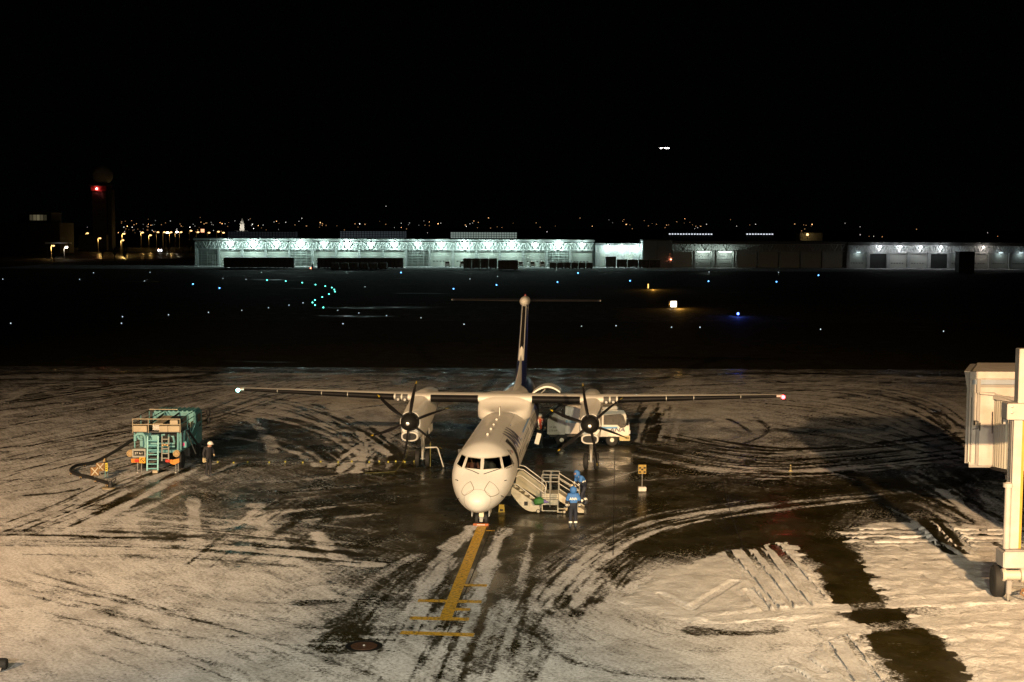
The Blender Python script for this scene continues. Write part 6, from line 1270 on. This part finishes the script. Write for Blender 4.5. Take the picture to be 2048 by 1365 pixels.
# ---- airfield lights
BLUE, GREEN, WHT, DEEP = glow('taxi_blue', (.12, .42, 1), 5), glow('taxi_green', (.14, 1, .78), 4), glow('field_white', (.75, .95, 1), 1.6), glow('taxi_deep_blue', (.06, .12, 1), 12)
AF = [('b', [(439, 578), (802, 547), (907, 579.5), (993, 572), (1115, 566), (1156, 548), (1260, 563.5), (1417, 564.5), (1553, 565.5), (1637, 552.5), (386, 570)]),
      ('g', [(534, 562), (571.5, 564), (604.6, 567), (631, 571), (650.6, 574), (663.5, 577), (668.7, 581), (670, 585), (658, 590), (644.6, 596), (630, 602), (625, 607), (630, 612), (646.7, 617)]),
      ('w', [(5.6, 559.5), (159, 560), (187, 546.6), (300, 546), (289, 563), (446, 558), (492, 560), (523, 546), (606, 607), (675.5, 622), (717.6, 627.4), (773, 632.6), (842, 637), (578, 611.5), (537, 616.7), (483.5, 622), (417, 626), (337, 631), (245, 635), (243, 648), (21.5, 648), (686, 649), (730, 574.6), (928, 650), (1163, 654), (1232, 653), (1343, 656), (1400, 656), (1641, 660), (1887, 664), (995, 554), (1418, 545), (1557, 546), (940, 559)])]
NAMES = {'b': ('taxiway_light', 'blue taxiway edge light on the dark airfield', 'blue taxiway edge lights'), 'g': ('centreline_light', 'green centre-line light in the curved string', 'green centre-line lights'), 'w': ('runway_light', 'faint white airfield light on the ground', 'white airfield lights')}
for kind, lst in AF:
    nm, lb, gr = NAMES[kind]; proto = None
    for q, (px, py) in enumerate(sorted(lst)):
        lb = NAMES[kind][1] + (f', {ORD[q]} from the left' if q < 20 else f', {ORD[len(lst) - 1 - q]} from the right')
        g = G(px, py); sc = max(.16, g.y * .00062) * {'b': .85, 'g': .75, 'w': .42}[kind]
        if proto is None:
            proto = thing(nm, lb, 'airfield light', g, 0, gr); MB().lathe((0, 0, 0), (0, 0, 1), [(0, .7), (.2, .65), (.3, .4)], 10).build('base', DKM, proto); MB().sphere((0, 0, 1.0), .9, 10, 7).build('lens', {'b': BLUE, 'g': GREEN, 'w': WHT}[kind], proto); t = proto
        else: t = copy_tree(proto, None, g, label=lb)
        t.scale = (sc, sc, sc)
g = G(1476, 633); t = thing('taxiway_light', 'bright deep blue taxiway light nearest on the right, lighting the snow around it', 'airfield light', g); MB().lathe((0, 0, 0), (0, 0, 1), [(0, .14), (.05, .13), (.25, .05)], 10).build('base', DKM, t); MB().sphere((0, 0, .36), .17, 10, 7).build('lens', DEEP, t); lamp('POINT', 'blue_glow', t, (0, -.1, .62), 160, (.08, .16, 1), .05)
# lit guidance signs
for lb, px, py, w_, col, est in (('lit white guidance sign with black panel on the dark field', 1345, 617, .62, (1, .88, .72), 5), ('edge-on guidance sign casting an amber glow on the ground', 1296, 579, .12, (1, .6, .15), 2)):
    g = G(px, py); t = thing('guidance_sign', lb, 'sign', g, .12); hh_ = 1.1
    box('housing', BLK, t, -w_ - .06, w_ + .06, .0, .3, .14, hh_ + .06, .02); pl = box('lit_panel', glow('sign_%d' % px, col, est), t, -w_ * .45, w_, -.03, -.004, .2, hh_)
    for x in (-w_ * .7, w_ * .7): box('leg', DKM, t, x - .04, x + .04, .1, .2, 0, .139)
    if w_ > .3:
        lp = box('black_panel', BLK, t, -w_, -w_ * .48, -.03, -.004, .2, hh_)
        lettering('A', .5, REF, lp, lambda x, y: Vector((-w_ * .74 + x * .6, -.035, .65 + y)), .01)
    lamp('POINT', 'sign_glow', t, (.9, -.6, .6), 500, (1, .5, .08), .1)
# ---- lights of the town on the horizon
TWN = [('town_light', 'pale', glow('town_pale_%d' % k, (1, .92, .85), e)) if c == 0 else ('town_lamp', 'amber', glow('town_amber_%d' % k, (1, .5, .2), e * .9)) for k, (c, e) in enumerate(((0, .35), (1, .4), (0, .9), (1, 1.0), (0, 3.0), (1, 3.5)))]
STR = ['faint', 'faint', 'clear', 'clear', 'bright', 'bright']
pts = [(random.uniform(225, 700), random.gauss(449, 6)) for _ in range(66)] + [(random.uniform(700, 1400), random.gauss(449, 5)) for _ in range(56)] + [(random.uniform(1400, 1800), random.gauss(452, 6)) for _ in range(10)]
pts = [(random.uniform(232, 470), random.choice((456, 460, 463, 466)) + random.gauss(0, 1.5)) for _ in range(34)] + pts
pts += [(1094, 464), (850, 451), (855, 466), (1313, 449), (1413, 449), (1461, 440), (1511, 449), (1612, 451), (1720, 470), (1738, 473), (1747, 473), (1764, 474), (1720, 454), (1833, 459), (1975, 466), (1995, 473), (772, 413), (730, 449), (598, 443), (645, 448), (175, 455)]
for i, (px, py) in enumerate(pts):
    k = random.choices(range(6), (5, 6, 4, 5, 1, 2))[0] if i < 166 else (3 if i % 2 else 2); nm, lb, mt_ = TWN[k]; dist = random.uniform(1500, 2600); p = D(px, min(py, 466), dist) if py < 470 else D(px, py, 620)
    where = 'over the left part of the long shed' if px < 790 else ('over the right part of the long shed' if px < 1190 else 'over the darker sheds at the right')
    z = max(p.z, 1.5); r = p.y * .00026 * random.uniform(.6, 1.3)
    t = thing(nm, f'{STR[k]} tiny {lb} light of the distant town {where}', 'light', (p.x, p.y, 0), 0, 'lights of the distant town'); MB().tube([(0, 0, 0), (0, 0, z)], .12, 4).build('post', DKM, t); MB().sphere((0, -.3, z), r, 6, 5).build('lamp_head', mt_, t)
# ---- aircraft on approach, landing lights on
p = D(1327, 297, 1600); ap = thing('approaching_aircraft', 'distant airliner in the night sky showing a bright landing light', 'airplane', p, R(80))
MB().lathe((0, -11, 0), (0, 1, 0), [(0, .1), (.8, .9), (3, 1.5), (15, 1.5), (20, .5), (22, .1)], 14).build('fuselage', WHITE, ap); box('wing', WHITE, ap, -12, 12, -1.5, 1.5, -.5, -.2, .1); box('fin', NAVY, ap, -.15, .15, 8, 11, 1, 5, .05); box('tailplane', WHITE, ap, -4, 4, 9, 10.6, .6, .8, .05)
for y in (-10.5, -6, -2, 2, 5): MB().sphere((-1.7, y * .5, 0), .9, 10, 7, (.6, 1.5, .5)).build('landing_light', glow('landing_light', (1, .93, .9), 12), ap)
